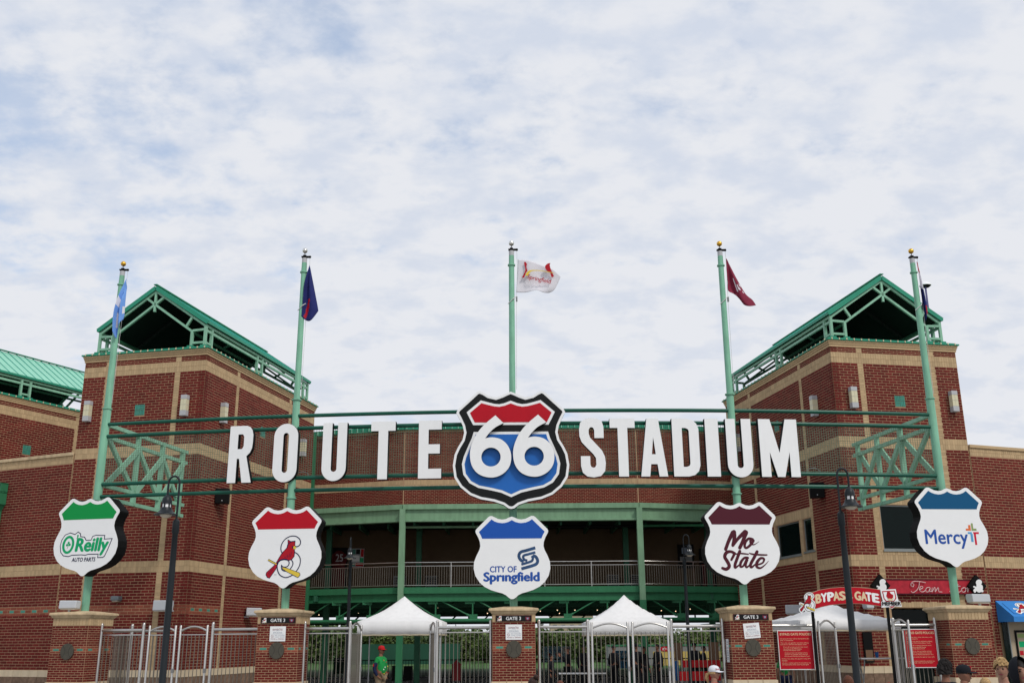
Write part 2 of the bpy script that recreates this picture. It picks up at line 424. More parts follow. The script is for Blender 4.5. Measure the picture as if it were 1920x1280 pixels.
# ------- brick laying: real bricks standing proud of a mortar bed
class Masonry:
    def __init__(s, root, indiv=300):
        s.root = root; s.cells = {}; s.indiv = indiv
    def cell(s, kind, face, uc, zc, w, h, ok=True):
        s.cells.setdefault(kind, []).append((face, uc, zc, w, h, ok))
    def run(s, kind, face, u0, u1, z0, z1, Lb=.305, H=.1016, holes=(), bond=.5, jt=.0155, ok=True, phase=0.0):
        k0 = int(round((z0) / H)); z = z0; i = 0
        nc = max(1, int(round((z1 - z0) / H))); HH = (z1 - z0) / nc
        for i in range(nc):
            za, zb = z0 + i * HH, z0 + (i + 1) * HH; zm = (za + zb) / 2
            segs = [(u0, u1)]
            for (a, b, c, d) in holes:
                if c < zm < d:
                    ns = []
                    for (p, q) in segs:
                        if b <= p or a >= q: ns.append((p, q)); continue
                        if a > p: ns.append((p, a))
                        if b < q: ns.append((b, q))
                    segs = ns
            off = ((i + k0) % 2) * Lb * bond + phase
            for (p, q) in segs:
                st = math.floor((p - off) / Lb) * Lb + off
                while st < q - 1e-6:
                    a, b = max(st, p), min(st + Lb, q); st += Lb
                    if b - a < .035: continue
                    s.cell(kind, face, (a + b) / 2, zm, b - a - jt, HH - jt, ok)
    def flush(s, matmap, names):
        """face: (origin Vector, u direction, outward normal), all local to the root"""
        rm = Matrix.Translation(s.root.location) @ s.root.rotation_euler.to_matrix().to_4x4()
        for kind, cells in s.cells.items():
            def dist(c):
                f = c[0]; p = rm @ (f[0] + f[1] * c[1] + Vector((0, 0, c[2])))
                return (p - CAMLOC).length - (c[3] * 2)
            good = [c for c in cells if c[5]]
            good.sort(key=dist); ind = good[:s.indiv]; ids = set(id(c) for c in ind)
            rest = [c for c in cells if id(c) not in ids]
            cache = {}
            for c in ind:
                f, u, z, w, h, ok = c; key = (round(w, 3), round(h, 3))
                if key not in cache:
                    mb = MB(); s.brick(mb, Vector((0, 0, 0)), Vector((1, 0, 0)), Vector((0, -1, 0)), *key)
                    me = bpy.data.meshes.new(names[kind]); me.from_pydata(mb.v, [], mb.f); me.materials.append(matmap[kind]); cache[key] = me
                o = bpy.data.objects.new(names[kind], cache[key]); COL.objects.link(o); o.parent = s.root
                o.location = f[0] + f[1] * u + Vector((0, 0, z)) + f[2] * random.uniform(-.0015, .0015)
                o.rotation_euler = (0, 0, math.atan2(f[1].y, f[1].x))
            if rest:
                mb = MB()
                for f, u, z, w, h, ok in rest: s.brick(mb, f[0] + f[1] * u + Vector((0, 0, z)) + f[2] * random.uniform(-.0015, .0015), f[1], f[2], w, h)
                mb.build(names[kind], matmap[kind], s.root, kind='stuff')
    @staticmethod
    def brick(mb, c, du, nrm, w, h, proud=.006):
        a = du * w / 2; b = Vector((0, 0, h / 2)); bk = -nrm * .004; fr = nrm * proud; e = .0025
        a2 = du * (w / 2 - e); b2 = Vector((0, 0, h / 2 - e))
        mb.add([c - a - b + bk, c + a - b + bk, c + a + b + bk, c - a + b + bk, c - a2 - b2 + fr, c + a2 - b2 + fr, c + a2 + b2 + fr, c - a2 + b2 + fr],
               [(4, 5, 6, 7), (0, 1, 5, 4), (1, 2, 6, 5), (2, 3, 7, 6), (3, 0, 4, 7)])
MM = dict(brick=M['brick'], cream=M['cream'], accent=M['accent'], teal=M['teal'], soldier=M['cream'])
NN = dict(brick='brick', cream='cream_brick', accent='tan_brick', teal='teal_brick', soldier='soldier_brick')

# ================================================================ ground
g = MB(); g.add([(-400, -60, 0), (400, -60, 0), (400, 900, 0), (-400, 900, 0)], [(0, 1, 2, 3)])
go = g.build('ground', M['grass']); go['kind'] = 'structure'
g = MB(); g.box(-60, 60, -40, 62, -.3, .012)
go = g.build('plaza_paving', M['asphalt']); go['kind'] = 'structure'

# ================================================================ brick towers with gabled pavilions
V = Vector
def gable_pavilion(root, m):
    """open steel pavilion on top: roof slabs, trusses, posts; a = distance from corner, b = depth"""
    X = lambda a: m * a
    a0, a1, ac = .14, 4.82, 2.48; b0, b1 = .12, 9.75; ze, zr = 13.77, 15.38
    rf = MB()
    th = .07
    for sa, sb in ((a0 - .02, ac), (a1 + .02, ac)):
        p = [(X(sa), b0 - .06, ze), (X(sb), b0 - .06, zr), (X(sb), b1 + .06, zr), (X(sa), b1 + .06, ze)]
        q = [(x, y, z + th) for x, y, z in p]
        rf.add(p + q, [(3, 2, 1, 0), (4, 5, 6, 7), (0, 1, 5, 4), (1, 2, 6, 5), (2, 3, 7, 6), (3, 0, 4, 7)])
    r = rf.build('roof', M['mint'], root)
    # standing seams
    n = 21
    for (sa, sb) in ((a0, ac), (a1, ac)):
        for k in range(n + 1):
            y = b0 + (b1 - b0) * k / n
            sm = MB(); sm.bar((X(sa), y, ze + th + .012), (X(sb), y, zr + th + .012), .03, .04)
            sm.build('roof_seam', M['seam'], r)
    fa = MB()
    for sa in (a0 - .05, a1 + .05):
        for y in (b0 - .08, b1 + .08):
            fa.bar((X(sa), y, ze + .02), (X(ac), y, zr + .02), .05, .16)
        fa.bar((X(sa), b0 - .1, ze + .035), (X(sa), b1 + .1, ze + .035), .05, .10)
    fa.build('fascia', M['roofgreen'], r)
    cap = MB(); cap.bar((X(ac), b0 - .14, zr + .14), (X(ac), b1 + .14, zr + .125), .15, .03); cap.build('ridge_cap', M['roofgreen'], r)
    so = MB()
    for sa in (a0 + .04, a1 - .04):
        p = [(X(sa), b0 + .05, ze - .03), (X(ac), b0 + .05, zr - .03), (X(ac), b1 - .05, zr - .03), (X(sa), b1 - .05, ze - .03)]
        so.add(p, [(0, 1, 2, 3)])
    for k in range(3):
        y = b0 + .1 + (b1 - b0 - .2) * (k + .0) / 2
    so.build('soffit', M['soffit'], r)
    # rafters deep inside
    for y in (b0 + 2.4, b0 + 4.8, b0 + 7.2):
        rb = MB()
        for sa in (a0 + .1, a1 - .1): rb.bar((X(sa), y, ze - .10), (X(ac), y, zr - .10), .12, .12)
        rb.build('rafter', M['soffit'], r)
    # trusses at both gable ends and purlins
    for y in (b0, b1):
        t = MB(); w = .085
        t.bar((X(ac), y, zr - .12), (X(ac), y, 14.42), w, w, (0, 1, 0))
        for s in (-1, 1):
            A = lambda d: X(ac + s * d)
            t.bar((A(0), y, zr - .12), (A(2.28), y, ze - .10), w, w * .8, (0, 1, 0))
            t.bar((A(0), y, 14.72), (A(1.70), y, 13.50), w, w, (0, 1, 0))
            t.bar((A(0), y, 14.72), (A(.42), y, 15.03), w, w, (0, 1, 0))
            t.bar((A(1.70), y, 14.12), (A(1.45), y, 13.72), w, w, (0, 1, 0))
            t.bar((A(1.74), y, 13.52), (A(2.28), y, 13.54), w, w, (0, 1, 0))
            t.bar((A(1.74), y, 13.02), (A(2.28), y, 13.02), w, w, (0, 1, 0))
        t.build('gable_truss', M['truss'], root)
    w = .10
    for s in (-1, 1):
        xa = X(ac + s * 2.28)
        for y in (b0, b0 + .47, 4.48, 4.95, b1 - .47, b1):
            q = MB(); q.bar((xa, y, 12.86), (xa, y, ze - .05), w, w); q.build('post', M['truss'], root)
            q = MB(); q.box(xa - .12, xa + .12, y - .12, y + .12, 12.82, 12.90); q.build('post_base', M['roofgreen'], root)
        for y in (b0, b1):
            xb = X(ac + s * 1.72)
            q = MB(); q.bar((xb, y, 12.86), (xb, y, 13.53), w, w); q.build('post', M['truss'], root)
            q = MB(); q.box(xb - .12, xb + .12, y - .12, y + .12, 12.82, 12.90); q.build('post_base', M['roofgreen'], root)
        q = MB()
        q.bar((xa, b0, 13.50), (xa, b1, 13.50), .08, .10)
        q.bar((xa, b0, ze - .08), (xa, b1, ze - .08), .08, .10)
        for ya, yb in ((b0, b0 + .47), (4.48, 4.95), (b1 - .47, b1)): q.bar((xa, ya, 13.02), (xa, yb, 13.02), .08)
        q.build('side_rail', M['truss'], root)
        q = MB(); xi = X(ac + s * 1.72)
        q.bar((xi, b0, 13.46), (xi, b1, 13.46), .08)
        for y in (b0 + 2.4, b0 + 7.2): q.bar((xi, y, 13.46), (xa, y, 13.72), .07)
        q.build('inner_rail', M['darkgreen'], root)

def teal_panel(root, face, uc, zc):
    f, du, nr = face; t = .145; g_ = .012; s = .21
    for qx, qz, vert in ((-1, 1, True), (1, 1, False), (-1, -1, False), (1, -1, True)):
        for k in (-1, 0, 1):
            w, h = (s / 3 - g_ * .6, s - g_) if vert else (s - g_, s / 3 - g_ * .6)
            ox = qx * s / 2 + (k * s / 3 if vert else 0); oz = qz * s / 2 + (0 if vert else k * s / 3)
            mb = MB(); Masonry.brick(mb, V((0, 0, 0)), V((1, 0, 0)), V((0, -1, 0)), w, h, .016)
            o = mb.build('teal_tile', M['teal'], root); o.location = f + du * (uc + ox) + V((0, 0, zc + oz))
            o.rotation_euler = (0, 0, math.atan2(du.y, du.x))

def tower(m, loc, rz, label, full=True, shop=False):
    root = thing('brick_tower', label, 'tower', loc, rz, 'gabled brick stair towers')
    Wd, D = 5.2, 10.3; X = lambda a: m * a
    fr_ = (V((0, 0, 0)), V((1, 0, 0)), V((0, -1, 0)))
    sd_ = (V((0, 0, 0)), V((0, -m, 0)), V((-m, 0, 0)))
    F2 = lambda a, b: (min(m * a, m * b), max(m * a, m * b))
    S2 = lambda a, b: (min(-m * a, -m * b), max(-m * a, -m * b))
    fw_ = []; sw_ = []
    if shop:
        fw_ = [(1.32, 4.10, 4.98, 6.58)]; sw_ = [(3.78, 5.85, 5.12, 6.42), (2.62, 3.48, 5.18, 6.42)]
        door = (1.34, 4.05, .0, 2.98)
    # wall skins with openings, dark core behind
    def skin(segs, u0, u1, extra=()):
        out_ = [(u0, 0), (u1, 0), (u1, 12.5), (u0, 12.5)]
        hs = []
        for a, b, c, d in list(segs): hs.append([(a, c), (b, c), (b, d), (a, d)])
        return out_, hs
    fo, fh = skin([(*F2(a, b), c, d) for a, b, c, d in fw_], *F2(0, Wd))
    if shop:
        a, b = F2(door[0], door[1]); u0, u1 = F2(0, Wd)
        fo = [(u0, 0), (a, 0), (a, 2.98), (b, 2.98), (b, 0), (u1, 0), (u1, 12.5), (u0, 12.5)]
    mb = prism(fo, 0, .25, fh)
    so_, sh = skin([(*S2(a, b), c, d) for a, b, c, d in sw_], *S2(0, D))
    s_mb = prism(so_, 0, .25, sh)
    # side skin: map local (u, y, z) -> (-m*y.., ) i.e. u along du, y inward
    vs = [tuple(sd_[1] * v[0] - sd_[2] * v[1] + V((0, 0, v[2]))) for v in s_mb.v]
    mb.add(vs, s_mb.f)
    x0, x1 = F2(.25 if shop else .02, Wd); yb = 1.5 if shop else .02
    mb.box(x0, x1, yb + .3, D, .0, 12.5)
    if shop:
        xa, xb = F2(Wd - .25, Wd); mb.box(xa, xb, .25, 2.0, 0, 12.49)
        mb.box(*F2(.25, Wd - .25), .25, 1.8, 2.98, 4.9); mb.box(*F2(.25, Wd - .25), .25, 1.8, 7.0, 12.48)
    mb.build('wall', M['mortar'], root)
    if shop:
        a_, b_ = F2(.26, Wd - .26); MB().box(a_, b_, 1.6, 1.79, 4.92, 6.98).build('room_back', M['blackcloth'], root); MB().box(a_, b_, .26, 1.6, 4.905, 4.92).build('room_floor', M['blackcloth'], root); MB().box(a_, b_, .26, 1.6, 6.97, 6.99).build('room_ceiling', M['gcloth'], root)
    ms = Masonry(root, 300 if full else 0)
    # front face layout
    cols = [(1.05, 1.27), (4.02, 4.24)]
    bands = [(11.86, 12.27), (8.66, 9.07), (4.40, 4.80)]
    holesF = [(*F2(a, b), 0.8, 12.3) for a, b in cols] + [(-9, 9, c, d) for c, d in bands]
    holesF += [(*F2(2.41, 2.83), 10.25, 10.67)]
    if shop:
        holesF += [(*F2(1.27, 4.24), 4.80, 5.22), (*F2(1.27, 4.24), 5.2, 6.56), (*F2(1.27, 4.24), 6.56, 6.86),
                   (*F2(1.27, 4.02), 2.98, 3.20), (*F2(1.27, 4.05), 0, 2.98)]
    za = [(1.04, 2.93), (3.26, 4.40), (4.80, 8.66), (9.07, 11.86)]
    for z0, z1 in za: ms.run('brick', fr_, *F2(0, Wd), z0, z1, holes=holesF)
    ms.run('accent' if not shop else 'brick', fr_, *F2(0, Wd), 2.93, 3.26, holes=holesF)
    hb = [(*F2(a - .0, b), 12.2, 12.5) for a, b in cols]
    ms.run('brick', fr_, *F2(0, Wd), 12.27, 12.47, H=.0667, holes=hb)
    for a, b in cols:
        ms.cell('cream', fr_, *(m * (a + b) / 2, 12.37), .21, .19)
        for z0, z1 in ((1.04, 4.40), (4.80, 8.66), (9.07, 11.86)):
            if shop: 
                ms.run('cream', fr_, *F2(a, b), z0, z1, Lb=1.0, jt=.006, phase=-.3)
            else: ms.run('cream', fr_, *F2(a, b), z0, z1, Lb=1.0, jt=.006, phase=-.3)
    for z0, z1 in bands:
        ms.run('soldier', fr_, *F2(0, Wd), z0, z1, Lb=.1016, H=.205, bond=0, jt=.005)
    if shop:
        ms.run('soldier', fr_, *F2(1.27, 4.02), 2.99, 3.19, Lb=.1016, H=.2, bond=0, jt=.005)
        ms.run('soldier', fr_, *F2(1.27, 4.02), 6.59, 6.86, Lb=.1016, H=.27, bond=0, jt=.005)
        ms.run('soldier', fr_, *F2(1.27, 4.02), 4.80, 4.97, Lb=.1016, H=.17, bond=0, jt=.005)
    # side face
    colsS = [(2.52, 2.74), (7.50, 7.72)]
    hs_ = [(*S2(a, b), .8, 12.3) for a, b in colsS] + [(-20, 20, c, d) for c, d in bands[:2]] + [(*S2(4.84, 5.26), 10.25, 10.67)]
    if shop:
        hs_ += [(*S2(0, 2.52), 4.40, 4.80), (*S2(2.52, 10.3), 6.42, 6.80), (*S2(2.52, 6.1), 4.80, 6.5), (*S2(2.52, 10.3), 4.80, 5.1)]
    else: hs_ += [(-20, 20, 4.40, 4.80)]
    for z0, z1 in za: ms.run('brick', sd_, *S2(0, D), z0, z1, holes=hs_, ok=False)
    if shop:
        ms.run('brick', sd_, *S2(2.74, D), 4.40, 4.80, holes=[], ok=False)
    zz = [(2.93, 3.04), (3.04, 3.15), (3.15, 3.26)]
    if not shop:
        for i, (z0, z1) in enumerate(zz):
            st = .36
            tealu = [S2(.34 + k * .58, .34 + k * .58 + .24) for k in range(4)] if i == 1 else []
            hh = hs_ + [(a, b, z0 - .01, z1 + .01) for a, b in tealu] + [(*S2(2.52, 20), 0, 20)]
            ms.run('accent', sd_, *S2(0, D), z0, z1, H=z1 - z0, holes=hh, ok=False)
            for a, b in tealu: ms.cell('teal', sd_, (a + b) / 2, (z0 + z1) / 2, b - a - .02, .09, True)
            ms.run('brick', sd_, *S2(2.74, D), z0, z1, H=z1 - z0, holes=[(*S2(7.5, 7.72), 0, 20)], ok=False)
    else: ms.run('brick', sd_, *S2(0, D), 2.93, 3.26, holes=hs_, ok=False)
    ms.run('brick', sd_, *S2(0, D), 12.27, 12.47, H=.0667, holes=[(*S2(a, b), 12.2, 12.5) for a, b in colsS], ok=False)
    for a, b in colsS:
        ms.cell('cream', sd_, -m * (a + b) / 2, 12.37, .21, .19)
        for z0, z1 in ((1.04, 4.40), (4.80, 8.66), (9.07, 11.86)):
            ms.run('cream', sd_, *S2(a, b), z0, z1, Lb=1.0, jt=.006, phase=-.3, ok=False)
    for z0, z1 in bands:
        if shop and z0 < 5: ms.run('soldier', sd_, *S2(0, 2.52), z0, z1, Lb=.1016, H=.205, bond=0, jt=.005, ok=False)
        else: ms.run('soldier', sd_, *S2(0, D), z0, z1, Lb=.1016, H=.205, bond=0, jt=.005, ok=False)
    if shop:
        ms.run('soldier', sd_, *S2(2.74, 6.1), 6.45, 6.80, Lb=.1016, H=.35, bond=0, jt=.005, ok=False)
        ms.run('soldier', sd_, *S2(2.74, 6.1), 4.82, 5.10, Lb=.1016, H=.28, bond=0, jt=.005, ok=False)
        ms.run('cream', sd_, *S2(3.52, 3.74), 5.10, 6.45, Lb=1.0, jt=.006, phase=-.5, ok=False)
    ms.flush(MM, NN)
    teal_panel(root, fr_, m * 2.62, 10.46); teal_panel(root, sd_, -m * 5.05, 10.46)
    # base: cast stone course over split-face blocks
    for (f, u0, u1) in ((fr_, *F2(0, Wd)), (sd_, *S2(0, D))):
        u = u0; k = 0
        while u < u1 - .02:
            v = min(u + .405, u1)
            if not (shop and f is fr_ and door[0] - .1 < abs((u + v) / 2) < door[1] + .1):
                for nm, z0, z1, mt_, pr in (('base_stone', .80, 1.03, 'stone', .03), ('base_block', .41, .79, 'rough', .035), ('base_block', .012, .40, 'rough', .035)):
                    q = MB(); c = V((0, 0, 0)); Masonry.brick(q, c, V((1, 0, 0)), V((0, -1, 0)), v - u - .008, z1 - z0, pr)
                    o = q.build(nm, M[mt_], root); o.location = f[0] + f[1] * ((u + v) / 2) + V((0, 0, (z0 + z1) / 2)); o.rotation_euler = (0, 0, math.atan2(f[1].y, f[1].x))
            u = v
    # stepped cream cornice
    for i, (z0, z1, pr) in enumerate(((12.475, 12.56, .03), (12.565, 12.635, .055), (12.64, 12.72, .08))):
        q = MB(); xa, xb = F2(-pr, Wd + pr); q.box(xa, xb, -pr, D + pr, z0, z1)
        q.build('cornice_course', M['cream'], root, bevel=.006)
    # metal coping with clips
    cp = MB(); xa, xb = F2(-.13, Wd + .13)
    cp.box(xa, xb, -.13, D + .13, 12.722, 12.775); 
    xa, xb = F2(-.02, Wd + .02); cp.box(xa, xb, -.02, D + .02, 12.77, 12.835)
    cp.build('coping', M['roofgreen'], root)
    k = 0.05
    while k < Wd:
        q = MB(); q.box(m * k - .018, m * k + .018, -.15, -.10, 12.73, 12.80); q.build('coping_clip', M['bulbclip'], root); k += .30
    k = .1
    while k < D:
        q = MB(); xx = m * -.125; q.box(xx - .025, xx + .025, k - .018, k + .018, 12.73, 12.80); q.build('coping_clip', M['bulbclip'], root); k += .36
    gable_pavilion(root, m)
    if shop:
        def window(face, u0, u1, z0, z1, lights=False, mull=()):
            f, du, nr = face
            wf = MB(); T = lambda u, y, z: du * u - nr * y + V((0, 0, z))
            mtx = Matrix(((du.x, -nr.x, 0, 0), (du.y, -nr.y, 0, 0), (0, 0, 1, 0), (0, 0, 0, 1)))
            t = .05
            for a in ((u0, u1, .06, .13, z0, z0 + t), (u0, u1, .06, .13, z1 - t, z1), (u0, u0 + t, .06, .13, z0 + t, z1 - t), (u1 - t, u1, .06, .13, z0 + t, z1 - t)):
                wf.box(*a, mtx)
            fo_ = wf.build('window', M['frame'], root)
            p = MB(); p.box(u0 + t, u1 - t, .09, .10, z0 + t, z1 - t, mtx); p.build('pane', M['glass'], fo_)
            sl = MB(); sl.box(u0 - .03, u1 + .03, -.04, .12, z0 - .06, z0, mtx); sl.build('sill', M['frame'], fo_)
        window(fr_, *F2(1.32, 4.10), 4.98, 6.58); window(sd_, *S2(3.78, 5.85), 5.12, 6.42); window(sd_, *S2(2.62, 3.48), 5.18, 6.42)
        for (a, z) in ((1.55, 6.90), (2.15, 6.90), (2.75, 6.90)):
            q = MB(); q.box(a - .12, a + .12, .7, .82, z, z + .03); q.box(a - .3, a - .1, 1.3, 1.4, z, z + .03); q.build('ceiling_light', M['dim'], root, kind='stuff')
        q = MB(); q.box(1.36, 4.0, 1.1, 1.2, 0.02, 2.96); q.build('entrance_doors', M['glass'], root)
    return root, fr_, sd_, F2, S2
LTP = (-11.652, 37.0, 0); LTR = R(-12.4)
RTP = (11.95, 36.41, 0); RTR = R(10.5)
LT = tower(-1, LTP, LTR, 'brick tower behind the leftmost flag and the green topped shield sign')
RT = tower(1, RTP, RTR, 'brick tower with the team store windows on the right', shop=True)
q0 = V((-21.05, 47.91, 0)); t28 = V((math.sin(R(28)), math.cos(R(28)), 0))
T3 = tower(-1, tuple(q0 - t28 * 7.64), R(-28), 'brick tower cut off by the left edge, only its mint roof slope showing', full=False)

def local(root, x, y, z):
    return Matrix.Translation(root.location) @ root.rotation_euler.to_matrix().to_4x4() @ V((x, y, z))

# sconces, speakers and floodlights on the towers
def sconce(p, rz, label):
    t = thing('wall_sconce', label, 'wall lamp', p, rz, 'square lantern lamps on the tower walls')
    w, d, h = .125, .22, .40
    MB().box(-w, w, -d, 0, h - .16, h).build('top_cap', M['boxgrey'], t, bevel=.01)
    MB().box(-w, w, -d, 0, -h, -h + .2).build('bottom_cap', M['boxgrey'], t, bevel=.01)
    for k in range(2):
        z0 = -h + .2 + k * .22
        for sx in (-1, 1):
            MB().box(min(0, sx * (w - .004)) + .004, max(0, sx * (w - .004)) - .004, -d + .004, -.11, z0 + .006, z0 + .214).build('glass_pane', M['pane'], t)
            MB().box(min(0, sx * (w - .004)) + .004, max(0, sx * (w - .004)) - .004, -.105, -.004, z0 + .006, z0 + .214).build('glass_pane', M['pane'], t)
    MB().box(-w + .01, w - .01, -d + .012, -.002, -h + .2, h - .16).build('lamp_core', M['boxgrey'], t)
def on(face_root, face, u, z, out_=0.0):
    r = face_root; p = face[0] + face[1] * u + face[2] * out_; return local(r, p.x, p.y, z), r.rotation_euler.z + math.atan2(face[1].y, face[1].x)
for (tw, lab) in ((LT, 'left'), (RT, 'right')):
    root, f, s, F2, S2 = tw; m = -1 if tw is LT else 1
    for a, w_ in ((.68, 'beside the tower corner'), (4.78, 'near the outer edge')):
        p, rz = on(root, f, m * a, 10.50, .01); sconce(p, rz, 'pale lantern lamp on front of the %s tower %s' % (lab, w_))
    for b, w_ in ((1.44, 'near its front corner'), (8.95, 'at its far end')):
        p, rz = on(root, s, -m * b, 10.50, .01); sconce(p, rz, 'pale lantern lamp on inner side of the %s tower %s' % (lab, w_))
    p, rz = on(root, s, -m * 1.5, 7.30, .28)
    t = thing('loudspeaker', 'black box loudspeaker on inner wall of the %s tower' % lab, 'loudspeaker', p, R(-12 * m) , 'black wall speakers')
    MB().box(-.26, .26, -.02, .36, -.28, .28).build('cabinet', M['speaker'], t, bevel=.015)
    MB().box(-.24, .24, -.03, -.02, -.26, .26).build('grille', M['black'], t)
    MB().box(-.02, .02, -.034, -.03, -.2, -.17).build('badge', M['boxgrey'], t)
    MB().bar((m * .26, .1, .1), (m * .55, .3, .1), .06).build('bracket', M['speaker'], t)

def floodlight(p, rz, label, w=.62, arm=None, dark=False, h=.24, tilt=0):
    t = thing('floodlight', label, 'floodlight', p, rz, 'grey floodlight housings')
    mt_ = M['floodd'] if dark else M['flood']
    pr = [(-.16, -h / 2), (.14, -h / 2 - .02), (.2, h * .1), (.17, h / 2), (-.14, h / 2)]
    mb = MB(); n = len(pr)
    vs = [(-w / 2, a, b) for a, b in pr] + [(w / 2, a * .8, b * .95) for a, b in pr]
    mb.add(vs, [tuple(range(n)), tuple(range(2 * n - 1, n - 1, -1))] + [(i, (i + 1) % n + 0, (i + 1) % n + n, i + n)[::-1] for i in range(n)])
    mb.build('housing', mt_, t, bevel=.03)
    MB().box(-w / 2 + .04, w / 2 - .04, -.1, .1, -h / 2 - .03, -h / 2 - .0).build('lens', M['lampglass'], t)
    if arm: MB().tube([(0, .05, -.05), (arm[0] * .6, arm[1] * .7, arm[2]), arm], .03, 8).build('arm', mt_, t)
    else: MB().tube([(0, 0, -h / 2 - .14), (0, 0, 0)], .04, 8).build('arm', mt_, t)
root, f, s, F2, S2 = LT
p, rz = on(root, f, -.72, 3.22, .28); floodlight(p, rz, 'large pale floodlight on left tower wall behind the lamp post', arm=(.25, .3, -.18), w=.66, h=.36)
p, rz = on(root, f, -2.70, 3.50, .14); floodlight(p, rz, 'small dark floodlight high on left tower brick wall', dark=True, w=.3, h=.16, arm=(0, .16, 0))
p, rz = on(root, s, 4.6, 3.12, .35); floodlight(p, rz - R(60), 'pale floodlight on arm beside the second brick pillar from the left', arm=(-.35, .1, -.2), w=.6, h=.3)
root, f, s, F2, S2 = RT
p, rz = on(root, s, -4.08, 3.05, .35); floodlight(p, rz + R(60), 'grey floodlight on right tower behind the bypass gate sign', arm=(.3, .2, 0), w=.66, h=.34)
p, rz = on(root, f, .35, 3.05, .25); floodlight(p, rz, 'small floodlight behind the bypass gate sign above the tent', w=.3, h=.2, arm=(0, .24, 0))

# ================================================================ low wings
def wing(name, label, hinge, rz, length, side, ztop):
    root = thing(name, label, 'brick wall', hinge, rz, None)
    u0, u1 = (0, length) if side > 0 else (-length, 0)
    MB().box(u0, u1, 0, 3.0, 0, ztop - .04).build('wall', M['mortar'], root)
    fc = (V((0, 0, 0)), V((1, 0, 0)), V((0, -1, 0)))
    ms = Masonry(root)
    zb = ztop - .42
    for z0, z1 in ((1.04, 4.38), (4.78, zb)):
        hl = []
        if side > 0: hl = [(.25, length, 0, 3.15)]
        if side < 0 and z0 < 2: hl = [(-99, 99, 2.93, 3.26)]
        ms.run('brick', fc, u0, u1, z0, z1, holes=hl)
    if side < 0:
        tl = [(-.60 - k * .58, -.36 - k * .58) for k in range(6)]
        for i in range(3):
            z0 = 2.93 + i * .11; hl = [(a, b, z0 - .01, z0 + .12) for a, b in tl] if i == 1 else []
            ms.run('accent', fc, u0, u1, z0, z0 + .11, H=.11, holes=hl)
            if i == 1:
                for a, b in tl: ms.cell('teal', fc, (a + b) / 2, z0 + .055, b - a - .02, .09)
    ms.run('soldier', fc, u0, u1, 4.38, 4.78, Lb=.1016, H=.2, bond=0, jt=.005)
    ms.run('soldier', fc, u0, u1, zb + .03, ztop - .10, Lb=.1016, H=.16, bond=0, jt=.005)
    ms.flush(MM, NN)
    MB().box(u0 - .0, u1, -.06, 3.05, ztop - .10, ztop + .02).build('parapet_cap', M['capstone'] if side < 0 else M['cream'], root, bevel=.01)
    u = u0
    while u < u1 - .02:
        v = min(u + .405, u1)
        if not (side > 0 and u > .2):
            for nm, z0, z1, mt_, pr in (('base_stone', .80, 1.03, 'stone', .03), ('base_block', .41, .79, 'rough', .035), ('base_block', .012, .40, 'rough', .035)):
                q = MB(); Masonry.brick(q, V(((u + v) / 2, 0, (z0 + z1) / 2)), V((1, 0, 0)), V((0, -1, 0)), v - u - .008, z1 - z0, pr); q.build(nm, M[mt_], root)
        u = v
    return root
a = LTR; hL = V((LTP[0] - math.cos(12.4 * math.pi / 180) * 5.24, LTP[1] + math.sin(12.4 * math.pi / 180) * 5.24, 0))
LW = wing('brick_wing', 'low brick wing running off the left edge behind the green shield sign', hL, R(-24), 9.0, -1, 8.93)
hR = V((RTP[0] + math.cos(RTR) * 5.24, RTP[1] + math.sin(RTR) * 5.24, 0))
RW = wing('brick_wing', 'low brick wing at right edge above the blue awning', hR, R(20), 9.0, 1, 8.87)
# scupper box and downspout at the left edge
t = thing('downspout', 'green rain scupper box and downspout on the brick wall at left edge', 'downspout', tuple(hL), R(-24))
u = -3.50
q = MB()
for a_ in ((u - .22, u - .17), (u + .17, u + .22)): q.box(*a_, -.34, -.02, 7.62, 7.98)
q.box(u - .22, u + .22, -.34, -.02, 7.93, 7.98); q.box(u - .22, u + .22, -.34, -.02, 7.60, 7.65); q.box(u - .17, u + .17, -.05, -.02, 7.65, 7.93)
q.build('scupper', M['deckgreen'], t)
q = MB(); q.box(u - .26, u + .2, -.38, -.01, 7.15, 7.60); q.add([(u - .24, -.36, 7.15), (u + .18, -.36, 7.15), (u + .18, -.02, 7.15), (u - .24, -.02, 7.15), (u - .16, -.2, 6.9), (u + .04, -.2, 6.9), (u + .04, -.02, 6.9), (u - .16, -.02, 6.9)],
      [(0, 1, 5, 4), (1, 2, 6, 5), (2, 3, 7, 6), (3, 0, 4, 7)]); q.build('leader_head', M['deckgreen'], t)
MB().box(u - .16, u + .04, -.2, -.02, .0, 6.9).build('downpipe', M['deckgreen'], t)
plate('round_badge', [(u - .16 + .08 * math.cos(i * .5236), 7.40 + .08 * math.sin(i * .5236)) for i in range(12)], -.386, M['boxgrey'], t)

